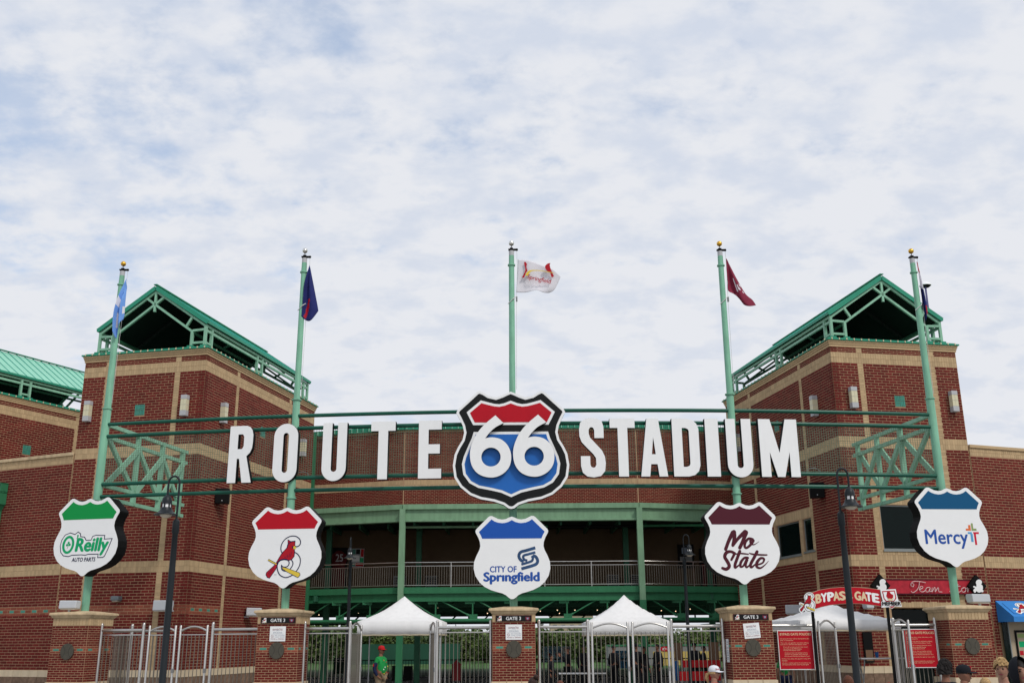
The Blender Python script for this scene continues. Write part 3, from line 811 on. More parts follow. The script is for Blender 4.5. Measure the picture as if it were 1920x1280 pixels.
# ================================================================ right wing shop window with awning
t = thing('shop_window', 'tan framed shop window with game poster below the blue awning', 'shop window', tuple(hR), R(20))
MB().box(.45, 9, -.10, .0, 0.02, 3.15).build('surround', M['hotel'], t)
q = MB(); q.box(.50, .54, -.16, -.10, .3, 2.55); q.box(.16 + .1, .50, -.14, -.10, 2.50, 2.55); q.box(1.45, 1.50, -.16, -.10, .3, 2.55); q.build('frame', M['frame'], t)
MB().box(.27, .49, -.13, -.10, .3, 2.5).build('pane', M['glass'], t)
MB().box(1.5, 2.6, -.13, -.10, .3, 2.5).build('pane', M['glass'], t)
MB().box(.80, 1.36, -.15, -.11, .85, 2.20).build('poster_frame', M['black'], t)
po = MB().box(.86, 1.30, -.155, -.15, .92, 2.12).build('poster', M['hotel'], t)
for (x0, x1, z0, z1, mm_) in ((.88, 1.28, 1.95, 2.08, 'olive'), (.9, 1.26, 1.62, 1.82, 'lgreen'), (.88, 1.05, 1.35, 1.5, 'red'), (1.1, 1.28, 1.32, 1.52, 'yellow'), (.88, 1.28, 1.12, 1.25, 'bluegrey'), (.88, 1.28, .95, 1.08, 'white')):
    MB().box(x0, x1, -.1585, -.156, z0, z1).build('poster_picture', M[mm_], po)
# brick pilaster between pillar and window

# ================================================================ logos (traced line art, drawn as thin print)
def mirror(h): return h + [(-x, z) for x, z in reversed(h) if abs(x) > 1e-6]
def conv(pts, cx, cy, k, ox=0, oz=0): return [((x - cx) * k + ox, (cy - y) * k + oz) + tuple(q * k for q in r) for x, y, *r in pts]
def bird_logo(parent, ox, oz, h, y, name='bird_emblem', backing=None, simple=False, ink=None, sx=1.0, mono=None):
    k = h / 530.0; C = lambda p: [(a * 1.0, b) for a, b in conv(p, 555, 765, k, ox, oz)]
    ink = ink or M['navy']
    bird = [(600, 552), (640, 575), (690, 566), (690, 620), (685, 660), (692, 700), (688, 760), (655, 800), (620, 808), (560, 798), (510, 808), (482, 832), (470, 870), (450, 920), (375, 1030), (350, 1022), (330, 990), (335, 965), (450, 860), (480, 800), (530, 715), (588, 655), (605, 615)]
    bat = [(550, 898), (610, 915), (775, 975), (782, 1000), (757, 1028), (610, 955), (545, 915)]
    if backing or mono:
        bk = [(500, 700), (480, 640), (500, 560), (560, 500), (640, 470), (730, 480), (795, 540), (800, 610), (760, 660), (740, 690), (790, 730), (815, 800), (805, 890), (775, 940), (820, 980), (800, 1040), (740, 1050), (680, 1040), (590, 1065), (500, 1040), (460, 1000), (380, 1070), (330, 1060), (295, 990), (310, 940), (400, 860), (320, 830), (320, 780), (370, 765), (470, 800)]
        if mono: return plate(name, smoothpts(C(bk), 3, True), y, mono, parent)
        plate(name + '_backing', smoothpts(C(bk), 3, True), y + .003, backing, parent)
    else:
        inter = [(530, 720), (508, 670), (515, 600), (560, 535), (630, 500), (700, 502), (750, 535), (768, 580), (730, 632), (690, 640), (700, 708), (740, 735), (775, 790), (775, 860), (730, 950), (650, 1015), (590, 1028), (520, 1000), (475, 900), (470, 860)]
        plate(name + '_scroll_fill', C(inter), y + .003, M['white'], parent, th=.001)
    if not simple:
        mb = MB(); w = 12 * k
        for p in ([(530, 720), (508, 670), (515, 600), (560, 535), (630, 500), (700, 502), (750, 535), (768, 580), (758, 615), (728, 634), (700, 632)],
                  [(592, 645), (600, 605), (640, 572), (688, 566)],
                  [(695, 708), (740, 735), (775, 790), (776, 860), (755, 915), (730, 952)],
                  [(472, 895), (468, 860), (480, 830), (510, 805), (560, 795), (602, 802), (628, 832), (625, 868), (600, 892), (565, 896), (540, 886), (528, 870)],
                  [(470, 895), (485, 950), (520, 1000), (590, 1028), (650, 1015), (690, 992)],
                  [(655, 800), (680, 840), (675, 880), (650, 918)],
                  [(528, 872), (534, 920), (560, 942), (605, 950)]):
            stroke(mb, C(p), w, y - .003, k=4)
        mb.build(name + '_scroll', ink, parent)
        plate(name + '_outline', offset_poly(C(bird), 8 * k), y, ink, parent, th=.001)
        plate(name + '_bat_outline', offset_poly(C(bat), 6 * k), y - .004, ink, parent, th=.001)
        mb = MB(); stroke(mb, C([(352, 803), (455, 856)]), 26 * k, y - .0005, False); mb.build(name + '_bat_outline', ink, parent)
    mb = MB(); stroke(mb, C([(350, 803), (455, 856)]), 14 * k, y - .002, False); mb.build(name + '_bat_handle', M['yellow'], parent)
    plate(name + '_bird', C(bird), y - .002, M['birdred'], parent, th=.001)
    plate(name + '_bat', C(bat), y - .006, M['yellow'], parent, th=.001)
    plate(name + '_beak', C([(672, 640), (690, 626), (714, 645), (705, 668), (680, 668)]), y - .006, M['yellow'], parent, th=.001)
    if not simple:
        plate(name + '_mask', C([(652, 632), (672, 628), (680, 668), (662, 655)]), y - .004, ink, parent, th=.001)
        mb = MB()
        for p in ([(655, 705), (650, 740), (625, 770)], [(632, 720), (625, 750), (600, 772)], [(605, 735), (598, 760), (560, 772)], [(430, 900), (370, 1000)], [(400, 920), (350, 990)]):
            stroke(mb, C(p), 4 * k, y - .004, k=3, rnd=False)
        mb.build(name + '_feather_lines', ink, parent)

SH = [(603, 73), (640, 85), (690, 108), (740, 115), (800, 105), (850, 80), (885, 64), (915, 65), (940, 80), (1025, 165), (1110, 250), (1122, 275), (1118, 300), (1080, 370), (1058, 430), (1052, 490), (1065, 540), (1110, 630), (1140, 710), (1145, 800), (1120, 900), (1060, 990), (990, 1050), (900, 1095), (800, 1125), (740, 1140), (690, 1165), (650, 1200), (625, 1216), (603, 1220)]
SB = [(603, 122), (650, 148), (700, 162), (740, 166), (800, 158), (850, 140), (893, 112), (1072, 288), (1045, 335), (1025, 383)]
KS = 1.10 / 542
def half(pts, k, cx, cy): return [((x - cx) * k, (cy - y) * k) for x, y in pts]
SHO = mirror(half(SH, KS, 603, 646)); SBO = mirror(half(SB, KS, 603, 646))
def shield(label, loc, rz, band):
    t = thing('shield_sign', label, 'shield sign', loc, rz, 'sponsor shield signs on the entrance poles')
    prism(offset_poly(SHO, -.006), .012, .50).build('cabinet', M['black'], t)
    plate('face', SHO, 0, M['white'], t, th=.012)
    plate('colour_band', SBO, -.004, band, t, th=.004)
    MB().box(-1.0, 1.0, -.0012, .0, .085, .089).build('panel_seam', M['letter'], t)
    return t
P2 = lambda x, y: ((x - 603) * KS, (646 - y) * KS)

def arcY(x): return 30 - .0275 * x + .00734 * x * x
def arcR(x): return math.atan(-.0275 + 2 * .00734 * x)
POLES = [(-13.0, 31.6), (-6.70, 30.52), (0.0, 30.0), (6.68, 30.15), (13.12, 30.9)]

aw = thing('awning', 'blue fabric awning with bird logo at right edge', 'awning', tuple(hR), R(20))
z1_, z0_, dp = 3.22, 2.66, .75
q = MB(); q.add([(.22, -.02, z1_), (4.5, -.02, z1_), (4.5, -dp, z0_), (.22, -dp, z0_), (.22, -dp, z0_ - .18), (4.5, -dp, z0_ - .18), (.22, -.02, z0_ - .18), (4.5, -.02, z0_ - .18)],
      [(0, 3, 2, 1), (3, 4, 5, 2), (0, 6, 4, 3), (1, 2, 5, 7)]); q.build('canopy', M['awning'], aw)
q = MB()
for x in (.25, 4.4): q.bar((x, -.02, z0_ - .15), (x, -dp + .02, z0_ - .15), .03)
q.build('frame', M['grey'], aw)
lp = plate('logo_patch', [(-.34, -.27), (.34, -.27), (.34, .27), (-.34, .27)], .0, M['awning'], aw, th=.002)
lp.location = (.98, -.385 - .012, 2.94 + .014); lp.rotation_euler = (-math.atan2(.73, .56), 0, 0); lp.scale = (1.75, 1, 1.15)
bird_logo(lp, 0, 0, .50, -.006, backing=M['white'])
text('lettering', 'G A', (.86, 1.20, 2.535, 2.64), -dp - .004, M['white'], aw, bold=.05)
# ---- city shield (centre)
sC = shield('shield sign reading CITY OF Springfield on the centre pole', (-.04, 29.55, 4.235), 0, M['blue2'])
k = KS; cx, cy = 603, 646
def bx(x0, x1, y0, y1): return ((x0 - 603) * KS, (x1 - 603) * KS, (646 - y1) * KS, (646 - y0) * KS)
text('lettering', 'CITY OF', bx(292, 666, 768, 850), -.004, M['textblue'], sC, bold=.05)
text('lettering', 'Sprıngfield', bx(206, 984, 852, 1012), -.004, M['textblue'], sC, bold=.085)
mb = MB()
for p, w in (([(935, 515), (800, 553), (735, 570), (705, 605), (705, 650), (735, 690), (770, 705)], 42), ([(935, 578), (830, 605), (775, 620), (762, 645), (780, 680), (820, 692)], 34),
             ([(735, 745), (850, 712), (890, 690), (898, 650), (880, 628)], 34), ([(735, 805), (900, 760), (955, 730), (965, 685), (940, 640), (900, 622)], 42)):
    stroke(mb, [(*P2(*q), w * KS) for q in p], 0, -.004, k=5, rnd=False)
mb.build('city_emblem', M['steelblue'], sC)
# ---- bird shield
s2 = shield('white shield sign with red band and red bird on a bat', (-6.69, 30.05, 4.60), R(-6), M['red'])
KK = KS * 542 / 503 * 1.02
bird_logo(s2, -.02, -.27, 530 * KS * 1.10, -.006)
text('trademark', 'TM', (-.29, -.22, -.79, -.765), -.004, M['navy'], s2)
# ---- Mo State
s4 = shield('white shield sign reading Mo State in maroon script', (6.63, 29.68, 4.61), R(4), M['maroon'])
KM = 1.10 / 497; Q4 = lambda pts, w=None: [((p[0] - 652) * KM, (625 - p[1]) * KM, (p[2] if len(p) > 2 else w) * KM) for p in pts]
mb = MB()
for p in ([(428, 705, 44), (480, 590, 46), (540, 490, 58)], [(555, 480, 55), (555, 560, 50), (527, 655, 40)], [(530, 655, 34), (610, 560, 42), (705, 480, 58)], [(715, 488, 60), (670, 590, 46), (618, 685, 46)],
          [(795, 575, 34), (745, 568, 34), (700, 610, 34), (684, 665, 34), (705, 688, 30), (760, 650, 34), (805, 590, 40), (765, 590, 26), (770, 635, 22), (810, 645, 14), (850, 625, 8), (880, 605, 4)],
          [(545, 760, 40), (500, 735, 36), (440, 745, 44), (410, 800, 44), (440, 860, 46), (462, 920, 44), (420, 958, 42), (370, 945, 36)], [(545, 757, 34), (520, 800, 34), (495, 840, 30)],
          [(545, 770, 14), (620, 758, 22), (725, 768, 16)], [(615, 730, 40), (570, 830, 40), (540, 900, 38), (540, 940, 30), (600, 900, 16)],
          [(715, 815, 34), (670, 815, 30), (620, 870, 36), (610, 925, 32), (650, 915, 26), (705, 830, 38), (680, 900, 30), (690, 935, 26), (735, 905, 16)],
          [(845, 735, 40), (800, 810, 40), (745, 900, 38), (755, 935, 30), (810, 895, 16)], [(740, 755, 14), (800, 770, 24), (960, 778, 20), (970, 770, 6)],
          [(830, 905, 24), (905, 880, 22), (930, 830, 30), (885, 820, 32), (835, 870, 40), (825, 925, 36), (870, 945, 26), (930, 910, 14), (988, 855, 5)]):
    stroke(mb, Q4(p), 0, -.004 - .0006 * random.random(), k=5)
mb.build('script_lettering', M['maroon'], s4)
# ---- O'Reilly
s1 = shield("white shield sign with green band reading O'Reilly AUTO PARTS", (-13.02, 31.14, 5.05), R(-13), M['sgreen'])
KO = 1.10 / 492; B1 = lambda x0, x1, y0, y1: ((x0 - 545) * KO, (x1 - 545) * KO, (650 - y1) * KO, (650 - y0) * KO)
ol = [(150, 760), (165, 680), (210, 610), (290, 582), (365, 605), (410, 572), (455, 600), (462, 638), (520, 645), (552, 690), (622, 688), (640, 640), (690, 625), (835, 632), (832, 680), (955, 676), (900, 830), (860, 920), (830, 936), (748, 936), (752, 890), (610, 888), (560, 900), (500, 893), (358, 895), (300, 912), (220, 900), (170, 850)]
ol = [((x - 545) * KO, (650 - y) * KO) for x, y in ol]
plate('logo_border', ol, -.003, M['navy'], s1, th=.001); plate('logo_ground', offset_poly(ol, -.026), -.005, M['white'], s1, th=.001)
text('lettering', 'Reilly', B1(400, 898, 668, 896), -.008, M['lgreen'], s1, bold=.085, shear=.12)
o_ = [(280 + 92 * math.cos(a * math.pi / 16) * (1) + 6 * math.sin(a * math.pi / 16), 748 - 122 * math.sin(a * math.pi / 16)) for a in range(32)]
i_ = [(280 + 56 * math.cos(a * math.pi / 16) + 6 * math.sin(a * math.pi / 16), 748 - 88 * math.sin(a * math.pi / 16)) for a in range(32)]
cvt = lambda P: [((x - 545) * KO, (650 - y) * KO) for x, y in P]
plate('letter_o', cvt(o_), -.008, M['lgreen'], s1, th=.001, holes=[cvt(i_)])
mb = MB(); stroke(mb, [(*q, w * KO) for q, w in zip(cvt([(415, 628), (415, 648), (400, 672)]), (26, 18, 5))], 0, -.008, k=3); mb.build('apostrophe', M['lgreen'], s1)
mb = MB()
for a in ((262, 752), (283, 722), (303, 748)):
    c0 = cvt([a])[0]; r_ = 17 * KO; mb.add([(c0[0] + r_ * math.cos(i * .5236), -.008, c0[1] + r_ * math.sin(i * .5236)) for i in range(12)], [tuple(range(12))])
stroke(mb, [(*q, 6 * KO) for q in cvt([(284, 745), (282, 775), (268, 795)])], 0, -.0085, k=3); mb.build('shamrock', M['lgreen'], s1)
text('lettering', 'AUTO PARTS', B1(362, 722, 925, 978), -.004, M['navy'], s1, bold=.06, shear=.12)
# ---- Mercy
s5 = shield('white shield sign reading Mercy with a coloured cross', (13.10, 30.47, 5.11), R(5), M['mercyblue'])
KE = 1.10 / 505; B5 = lambda x0, x1, y0, y1: ((x0 - 607) * KE, (x1 - 607) * KE, (632 - y1) * KE, (632 - y0) * KE)
text('lettering', 'Mercy', B5(215, 818, 668, 918), -.004, M['textblue'], s5, bold=.035)
for (x0, x1, y0, y1, c) in ((845, 878, 602, 678, 'orange'), (805, 845, 650, 678, 'orange'), (888, 914, 578, 678, 'olive'), (914, 958, 650, 678, 'olive'), (828, 885, 697, 723, 'skyblue'), (862, 895, 723, 830, 'skyblue'), (905, 985, 697, 723, 'cross'), (912, 940, 723, 870, 'cross')):
    a = B5(x0, x1, y0, y1); plate('cross_bar', [(a[0], a[2]), (a[1], a[2]), (a[1], a[3]), (a[0], a[3])], -.004, M[c], s5, th=.002)

# ---- big route shield
bigO = [(633, 135), (665, 148), (700, 165), (745, 181), (800, 168), (835, 145), (868, 130), (892, 140), (960, 205), (1035, 275), (1045, 298), (1020, 345), (995, 400), (985, 450), (997, 505), (1030, 560), (1055, 615), (1068, 700), (1055, 790), (1010, 860), (940, 918), (860, 950), (760, 968), (690, 992), (655, 1018), (633, 1023)]
KB = 1.715 / 435; CB = 578
bt = thing('route_shield_sign', 'big black, red and blue route shield with white 66 over the gate', 'route shield', (-.05, 29.45, 7.36), 0)
bo = mirror(half(bigO, KB, 633, CB))
prism(offset_poly(bo, -.01), .015, .30).build('cabinet', M['black'], bt)
plate('face', bo, 0, M['white'], bt, th=.015)
plate('black_field', offset_poly(bo, -.072), -.006, M['signblack'], bt)
redp = mirror(half([(633, 228), (680, 246), (720, 254), (760, 250), (800, 240), (855, 225), (942, 300), (925, 335), (905, 374)], KB, 633, CB))
blup = mirror(half([(633, 466), (898, 466), (908, 500), (935, 560), (968, 640), (980, 690), (970, 760), (930, 815), (870, 848), (780, 866), (700, 885), (633, 915)], KB, 633, CB))
plate('red_panel_border', offset_poly(redp, .078), -.012, M['white'], bt); plate('red_panel', redp, -.018, M['red'], bt)
plate('blue_panel_border', offset_poly(blup, .078), -.012, M['white'], bt); plate('blue_panel', blup, -.018, M['blue'], bt)
six = [(517, 328), (578, 388), (520, 418), (478, 455), (440, 503), (495, 496), (560, 512), (610, 560), (634, 630), (625, 705), (585, 760), (520, 793), (450, 793), (385, 765), (343, 710), (328, 640), (334, 570), (365, 490), (410, 425), (460, 375)]
outl = [six[0], six[1]] + smoothpts(six[1:5], 4)[1:] + smoothpts(six[4:], 5)[1:]
hole = [(484 + 72 * math.cos(a * math.pi / 14), 644 + 71 * math.sin(a * math.pi / 14)) for a in range(28)]
for dx, dy in ((0, 0), (321, -4)):
    cv = lambda P: [((x + dx - 633) * KB, (CB - y - dy) * KB) for x, y in P]
    nb = prism(cv(outl), -.16, -.022, [cv(hole)]).build('numeral_six', M['ret'], bt)
    plate('numeral_face', cv(outl), -.17, M['letter'], nb, th=.0098, holes=[cv(hole)])

# ================================================================ channel letters
def rr(x0, x1, z0, z1, rx, rz, corners='1111', n=7):
    res = []
    for i, (cx_, cz_, a0) in enumerate(((x1 - rx, z1 - rz, 0), (x0 + rx, z1 - rz, 90), (x0 + rx, z0 + rz, 180), (x1 - rx, z0 + rz, 270))):
        if corners[i] == '1': res += [(cx_ + rx * math.cos(R(a0 + 90 * j / n)), cz_ + rz * math.sin(R(a0 + 90 * j / n))) for j in range(n + 1)]
        else: res.append(((x1, z1), (x0, z1), (x0, z0), (x1, z0))[i])
    return res
def SN(p): return [((x - 1143) / 202.0, (785 - y) / 452.0) for x, y in p]
GL = {
 'R': ([(0, 0), (.36, 0), (.36, .42), (.46, .42), (.63, 0), (1.02, 0), (.76, .46), (.90, .52), (.98, .60), (1, .70), (1, .84), (.95, .92), (.86, .975), (.72, 1), (0, 1)], [[(.36, .59), (.36, .85), (.56, .85), (.62, .81), (.62, .64), (.56, .59)]]),
 'O': (rr(0, 1, 0, 1, .5, .22), [rr(.385, .615, .16, .84, .115, .05)]),
 'U': ([(0, 1)] + [(.5 + .5 * math.cos(R(180 + 12 * i)), .22 + .22 * math.sin(R(180 + 12 * i))) for i in range(16)] + [(1, 1), (.62, 1), (.62, .20), (.59, .17), (.5, .155), (.41, .17), (.38, .20), (.38, 1)], []),
 'T': ([(.31, 0), (.70, 0), (.70, .835), (1, .835), (1, 1), (0, 1), (0, .835), (.31, .835)], []),
 'E': ([(0, 0), (1, 0), (1, .165), (.43, .165), (.43, .425), (.93, .425), (.93, .585), (.43, .585), (.43, .84), (1, .84), (1, 1), (0, 1)], []),
 'S': (SN([(1262, 488), (1335, 488), (1335, 400), (1322, 360), (1285, 338), (1238, 333), (1188, 340), (1153, 370), (1143, 420), (1145, 475), (1162, 520), (1202, 562), (1250, 610), (1270, 640), (1272, 690), (1262, 708), (1248, 713), (1232, 706), (1225, 690), (1225, 625), (1152, 625), (1152, 700), (1165, 750), (1200, 778), (1250, 785), (1305, 775), (1338, 738), (1345, 680), (1340, 630), (1318, 582), (1270, 530), (1228, 485), (1218, 455), (1218, 425), (1228, 408), (1240, 404), (1255, 410), (1262, 428)]), []),
 'A': ([(0, 0), (.33, 0), (.385, .21), (.625, .21), (.68, 0), (1, 0), (.71, 1), (.28, 1)], [[(.43, .38), (.50, .68), (.575, .38)]]),
 'D': ([(0, 0), (.55, 0), (.78, .025), (.93, .09), (1, .19), (1, .81), (.93, .91), (.78, .975), (.55, 1), (0, 1)], [[(.37, .165), (.37, .835), (.50, .835), (.60, .815), (.63, .78), (.63, .22), (.60, .185), (.50, .165)]]),
 'I': ([(0, 0), (1, 0), (1, 1), (0, 1)], []),
 'M': ([(0, 0), (.245, 0), (.245, .43), (.41, 0), (.60, 0), (.76, .43), (.76, 0), (1, 0), (1, 1), (.70, 1), (.50, .41), (.30, 1), (0, 1)], []),
}
LET = [('R', -8.68, -7.94), ('O', -7.27, -6.52), ('U', -5.75, -5.01), ('T', -4.27, -3.53), ('E', -2.82, -2.13), ('S', 1.99, 2.76), ('T', 2.91, 3.66), ('A', 3.80, 4.60), ('D', 4.78, 5.58), ('I', 5.78, 6.18), ('U', 6.41, 7.18), ('M', 7.42, 8.60)]
ZT, ZB = 8.315, 6.565; used = {}
for ch, x0, x1 in LET:
    wd = 'ROUTE' if x0 < 0 else 'STADIUM'
    xm = (x0 + x1) / 2; a = arcR(xm); w = (x1 - x0) / math.cos(a); e = .02 if ch in 'OSU' else 0
    lab = 'white block letter %s of the word %s' % (ch, wd)
    t = thing('sign_letter', lab, 'letter', (xm, arcY(xm) - .30, ZB - e), a, 'white channel letters on the gate sign')
    oh = ZT - ZB + 2 * e; o, hs = GL[ch]; z0 = -e if ch in 'OSU' else 0
    if ch == 'U': oh = ZT - ZB + e
    cv = lambda P: [((x - .5) * w, z * oh) for x, z in P]
    prism(cv(o), .012, .19, [cv(h) for h in hs]).build('letter_return', M['ret'], t)
    plate('letter_face', cv(o), 0, M['letter'], t, th=.012, holes=[cv(h) for h in hs])

# ================================================================ gantry: four curved rails, mesh, standoffs
gt = thing('sign_gantry', 'four dark green curved rails and wire mesh carrying the letters', 'sign gantry', (0, 30, 0))
def arcpt(x, z, off=0): a = arcR(x); return V((x + math.sin(a) * off, arcY(x) - 30 + math.cos(a) * off, z))
for z in (8.63, 8.24, 6.71, 6.33):
    xs = [-13.0 + .5 * i for i in range(53)]
    MB().tube([arcpt(min(x, 13.1), z) for x in xs], .060, 12).build('rail', M['rail'], gt, smooth=True)
wm = MB(); x = -12.8
while x < 12.95:
    p = arcpt(x, 6.76, .03); q = arcpt(x, 8.20, .03); wm.bar(p, q, .0085); x += .073
z = 6.80
while z < 8.2:
    for i in range(26):
        xa = -12.9 + i; wm.bar(arcpt(xa, z, .03), arcpt(min(xa + 1, 13.05), z, .03), .0085)
    z += .073
wm.build('wire_mesh', M['wire'], gt, kind='stuff')
for x in (-8.6, -6.4, 2.2, 4.4, 6.9, 9.1):    # cable loops by the lower rail
    mb = MB(); mb.tube([arcpt(x + .2 * math.cos(R(i * 18)), 6.78 + .12 * math.sin(R(i * 18)), .05) for i in range(11)], .012, 6); mb.build('cable_loop', M['grey'], gt, smooth=True)

# ---- side truss brackets back to the towers
def bracket(p0, p1, label):
    t = thing('truss_bracket', label, 'steel truss', (p0[0], p0[1], 6.33), 0, 'mint steel trusses tying the gantry to the towers')
    b = V((p1[0] - p0[0], p1[1] - p0[1], 0)); Z = [2.30, 1.91, .38, 0]; b2 = b * 1.05
    for z in Z: MB().bar((0, 0, z), tuple(b2 + V((0, 0, z))), .115).build('chord', M['truss'], t)
    off = V((0, 0, 0)); st = [.38, .70, .985]
    for s in st: MB().bar(tuple(b * s + V((0, 0, -.04))), tuple(b * s + V((0, 0, 2.34))), .16, .10).build('post', M['truss'], t)
    sp = [0.02] + st
    for i in range(3):
        A, B = b * sp[i], b * sp[i + 1]
        MB().bar(tuple(A + V((0, 0, 1.88))), tuple(B + V((0, 0, .38))), .10, .15).build('brace', M['truss'], t)
        MB().bar(tuple(A + V((.05, 0, .38))), tuple(B + V((.08, 0, 1.88))), .06, .19).build('brace', M['truss'], t)
bracket((-12.95, 31.68), (-12.0, 36.4), 'mint green steel truss behind the left end of the gantry')
bracket((13.08, 31.0), (12.33, 35.75), 'mint green steel truss behind the right end of the gantry')

# ================================================================ flagpoles
ZTOP = 14.05
PLAB = ['leftmost', 'second from left', 'centre', 'second from right', 'rightmost']
for i, (x, y) in enumerate(POLES):
    t = thing('flagpole', '%s pale green flagpole rising from a brick gate pillar' % PLAB[i], 'flagpole', (x, y, 2.84), 0, 'pale green flagpoles on the gate pillars')
    h = lambda z: z - 2.84
    e_ = .014 if i in (0, 4) else 0
    zs = [(2.84, .113), (6.0, .115 + e_), (9.10, .112 + e_), (9.14, .098 + e_), (13.40, .086), (13.68, .083)]
    MB().tube([(0, 0, h(z)) for z, r in zs], [r for z, r in zs], 20).build('pole', M['pole'], t, smooth=True)
    for z, r in ((9.14, .15), (13.36, .122), (6.10, .15), (5.62, .155)) if i != 2 else ((13.36, .122),):
        MB().tube([(0, 0, h(z - .035)), (0, 0, h(z - .02)), (0, 0, h(z + .02)), (0, 0, h(z + .035))], [r - .04, r, r, r - .04], 20).build('collar', M['pole'], t, smooth=True)
    MB().tube([(0, 0, h(13.68)), (0, 0, h(13.84))], .082, 16).build('sleeve', M['boxgrey'], t, smooth=True)
    q = MB(); q.box(-.10, .17, -.05, .05, h(13.87), h(13.91)); q.box(-.05, .05, -.04, .04, h(13.84), h(13.95)); q.ball((.17, 0, h(13.89)), .045, 8); q.tube([(0, 0, h(13.9)), (0, 0, h(14.02))], .012, 6); q.build('truck', M['black'], t)
    MB().ball((0, 0, h(14.11)), .088, 18).build('ball_finial', M['silver' if i in (1, 2) else 'gold'], t, smooth=True)
    q = MB(); q.tube([(.17, 0, h(13.86)), (.18, 0, h(13.2)), (.15, 0, h(12.2)), (.13, -.02, h(9.3))], .006, 5); q.tube([(.15, -.0, h(12.32)), (.05, -.13, h(12.2)), (-.12, -.05, h(12.05))], .014, 6); q.build('halyard', M['rope'], t)
    MB().box(.13, .18, -.03, .03, h(12.15), h(12.30)).build('counterweight', M['grey'], t)

# ================================================================ flags
def flag(name, label, i, grid, mats, logo=None):
    """grid: rows of (x, z) across; cloth rippled in depth"""
    x, y = POLES[i]; root = thing(name, label, 'flag', (x + (.07 if i == 0 else 0), y - (.12 if i == 0 else 0), 0), 0, 'flags on the entrance poles')
    rows = len(grid); cols_ = len(grid[0]); 
    # refine
    G = [smoothpts(r, 6) for r in grid]; T = list(zip(*G)); T = [smoothpts(list(c), 6) for c in T]; G = list(zip(*T))
    n, m_ = len(G), len(G[0]); mb = MB()
    for a in range(n):
        for b in range(m_):
            px, pz, py = G[a][b]; mb.v.append((px, py, pz))
    for a in range(n - 1):
        for b in range(m_ - 1): mb.f.append((a * m_ + b, a * m_ + b + 1, (a + 1) * m_ + b + 1, (a + 1) * m_ + b))
    o = mb.build('cloth', [M[q] for q in mats[0]], root, smooth=True)
    if len(mats[0]) > 1:
        for p in o.data.polygons:
            a, b = divmod(p.index, m_ - 1); p.material_index = mats[1](a / (n - 1), b / (m_ - 1))
    so_ = o.modifiers.new('thick', 'SOLIDIFY'); so_.thickness = .004
    return root
# grids go hoist -> fly in x, top -> bottom in rows; third value is depth
flag('city_flag', 'light blue and white flag hanging limp from leftmost pole', 0,
     [[(.14, 13.55, 0), (.16, 13.4, -.06), (.17, 13.25, .03), (.18, 13.1, 0)],
      [(-.02, 12.9, -.14), (.06, 12.75, -.05), (.12, 12.7, -.2), (.20, 12.7, -.05)],
      [(-.10, 12.3, -.18), (.02, 12.2, -.05), (.11, 12.15, -.22), (.22, 12.25, -.06)],
      [(-.06, 11.65, -.2), (.04, 11.45, -.05), (.13, 11.9, -.2), (.20, 12.1, -.06)]],
     (['lightblue', 'whiteflag', 'darkblueflag'], lambda a, b: 1 if (.28 < a < .48 and b < .3) or (b > .8 and .4 < a < .6) or (.58 < a < .8 and .2 < b < .42) else (2 if .5 < a < .9 and .42 < b < .6 else 0)))
f2 = flag('team_flag', 'navy flag with a red bird hanging from the second pole from left', 1,
     [[(.17, 13.62, 0), (.18, 13.58, 0), (.19, 13.54, 0), (.2, 13.5, 0)],
      [(.06, 12.95, -.12), (.16, 12.9, -.04), (.24, 12.9, -.14), (.36, 12.85, -.06)],
      [(.04, 12.3, -.12), (.16, 12.2, -.03), (.32, 12.2, -.16), (.52, 12.15, -.06)],
      [(.02, 11.85, -.1), (.16, 11.72, -.04), (.34, 11.70, -.12), (.54, 12.02, -.06)]],
     (['darkblueflag', 'birdred'], lambda a, b: 1 if (abs((b - .42) + (a - .66) * .9) < .09 and .5 < a < .9) else 0))
f3 = flag('team_banner_flag', 'white flag with two red birds flying from the centre pole', 2,
     [[(.20, 13.56, 0), (.55, 13.50, -.05), (.95, 13.38, .05), (1.30, 13.20, -.04), (1.55, 12.97, 0)],
      [(.19, 13.2, 0), (.53, 13.14, -.03), (.90, 13.04, .07), (1.25, 12.9, -.03), (1.46, 12.75, .02)],
      [(.17, 12.8, 0), (.5, 12.78, .03), (.85, 12.72, .03), (1.15, 12.62, -.05), (1.33, 12.52, .02)],
      [(.14, 12.45, 0), (.45, 12.46, .04), (.78, 12.50, -.06), (1.0, 12.42, -.05), (1.17, 12.43, .02)]],
     (['whiteflag'], None))
def fb(P, y=-.13): return [(x_, z_) for x_, z_ in P]
KF = 1.0 / 11.633; fx = lambda p: [((q[0] - 98) / 708.0, 14.11 - (q[1] - 70) / 694.0) + tuple(q[2:]) for q in p]
plate('bird_print', fx([(380, 540), (415, 540), (445, 590), (430, 640), (440, 700), (455, 745), (420, 790), (380, 905), (320, 905), (370, 830), (405, 740), (405, 670), (385, 610)]), -.10, M['birdred'], f3)
plate('bird_print', fx([(970, 572), (955, 620), (965, 680), (985, 740), (1045, 880), (1005, 908), (985, 890), (960, 790), (890, 755), (850, 690), (850, 640), (885, 600), (915, 580)]), -.11, M['birdred'], f3)
mb = MB(); stroke(mb, [((*fx([(a, b)])[0], w / 700.)) for a, b, w in ((440, 840, 60), (490, 780, 48), (550, 750, 26), (700, 748, 18), (850, 770, 14), (1045, 810, 11))], 0, -.12, k=5); mb.build('bat_print', M['yellow'], f3)
o = text('lettering', 'Springfield', (*[fx([(445, 0)])[0][0], fx([(985, 0)])[0][0]], fx([(0, 985)])[0][1], fx([(0, 850)])[0][1]), -.13, M['birdred'], f3, bold=.03, shear=.3)
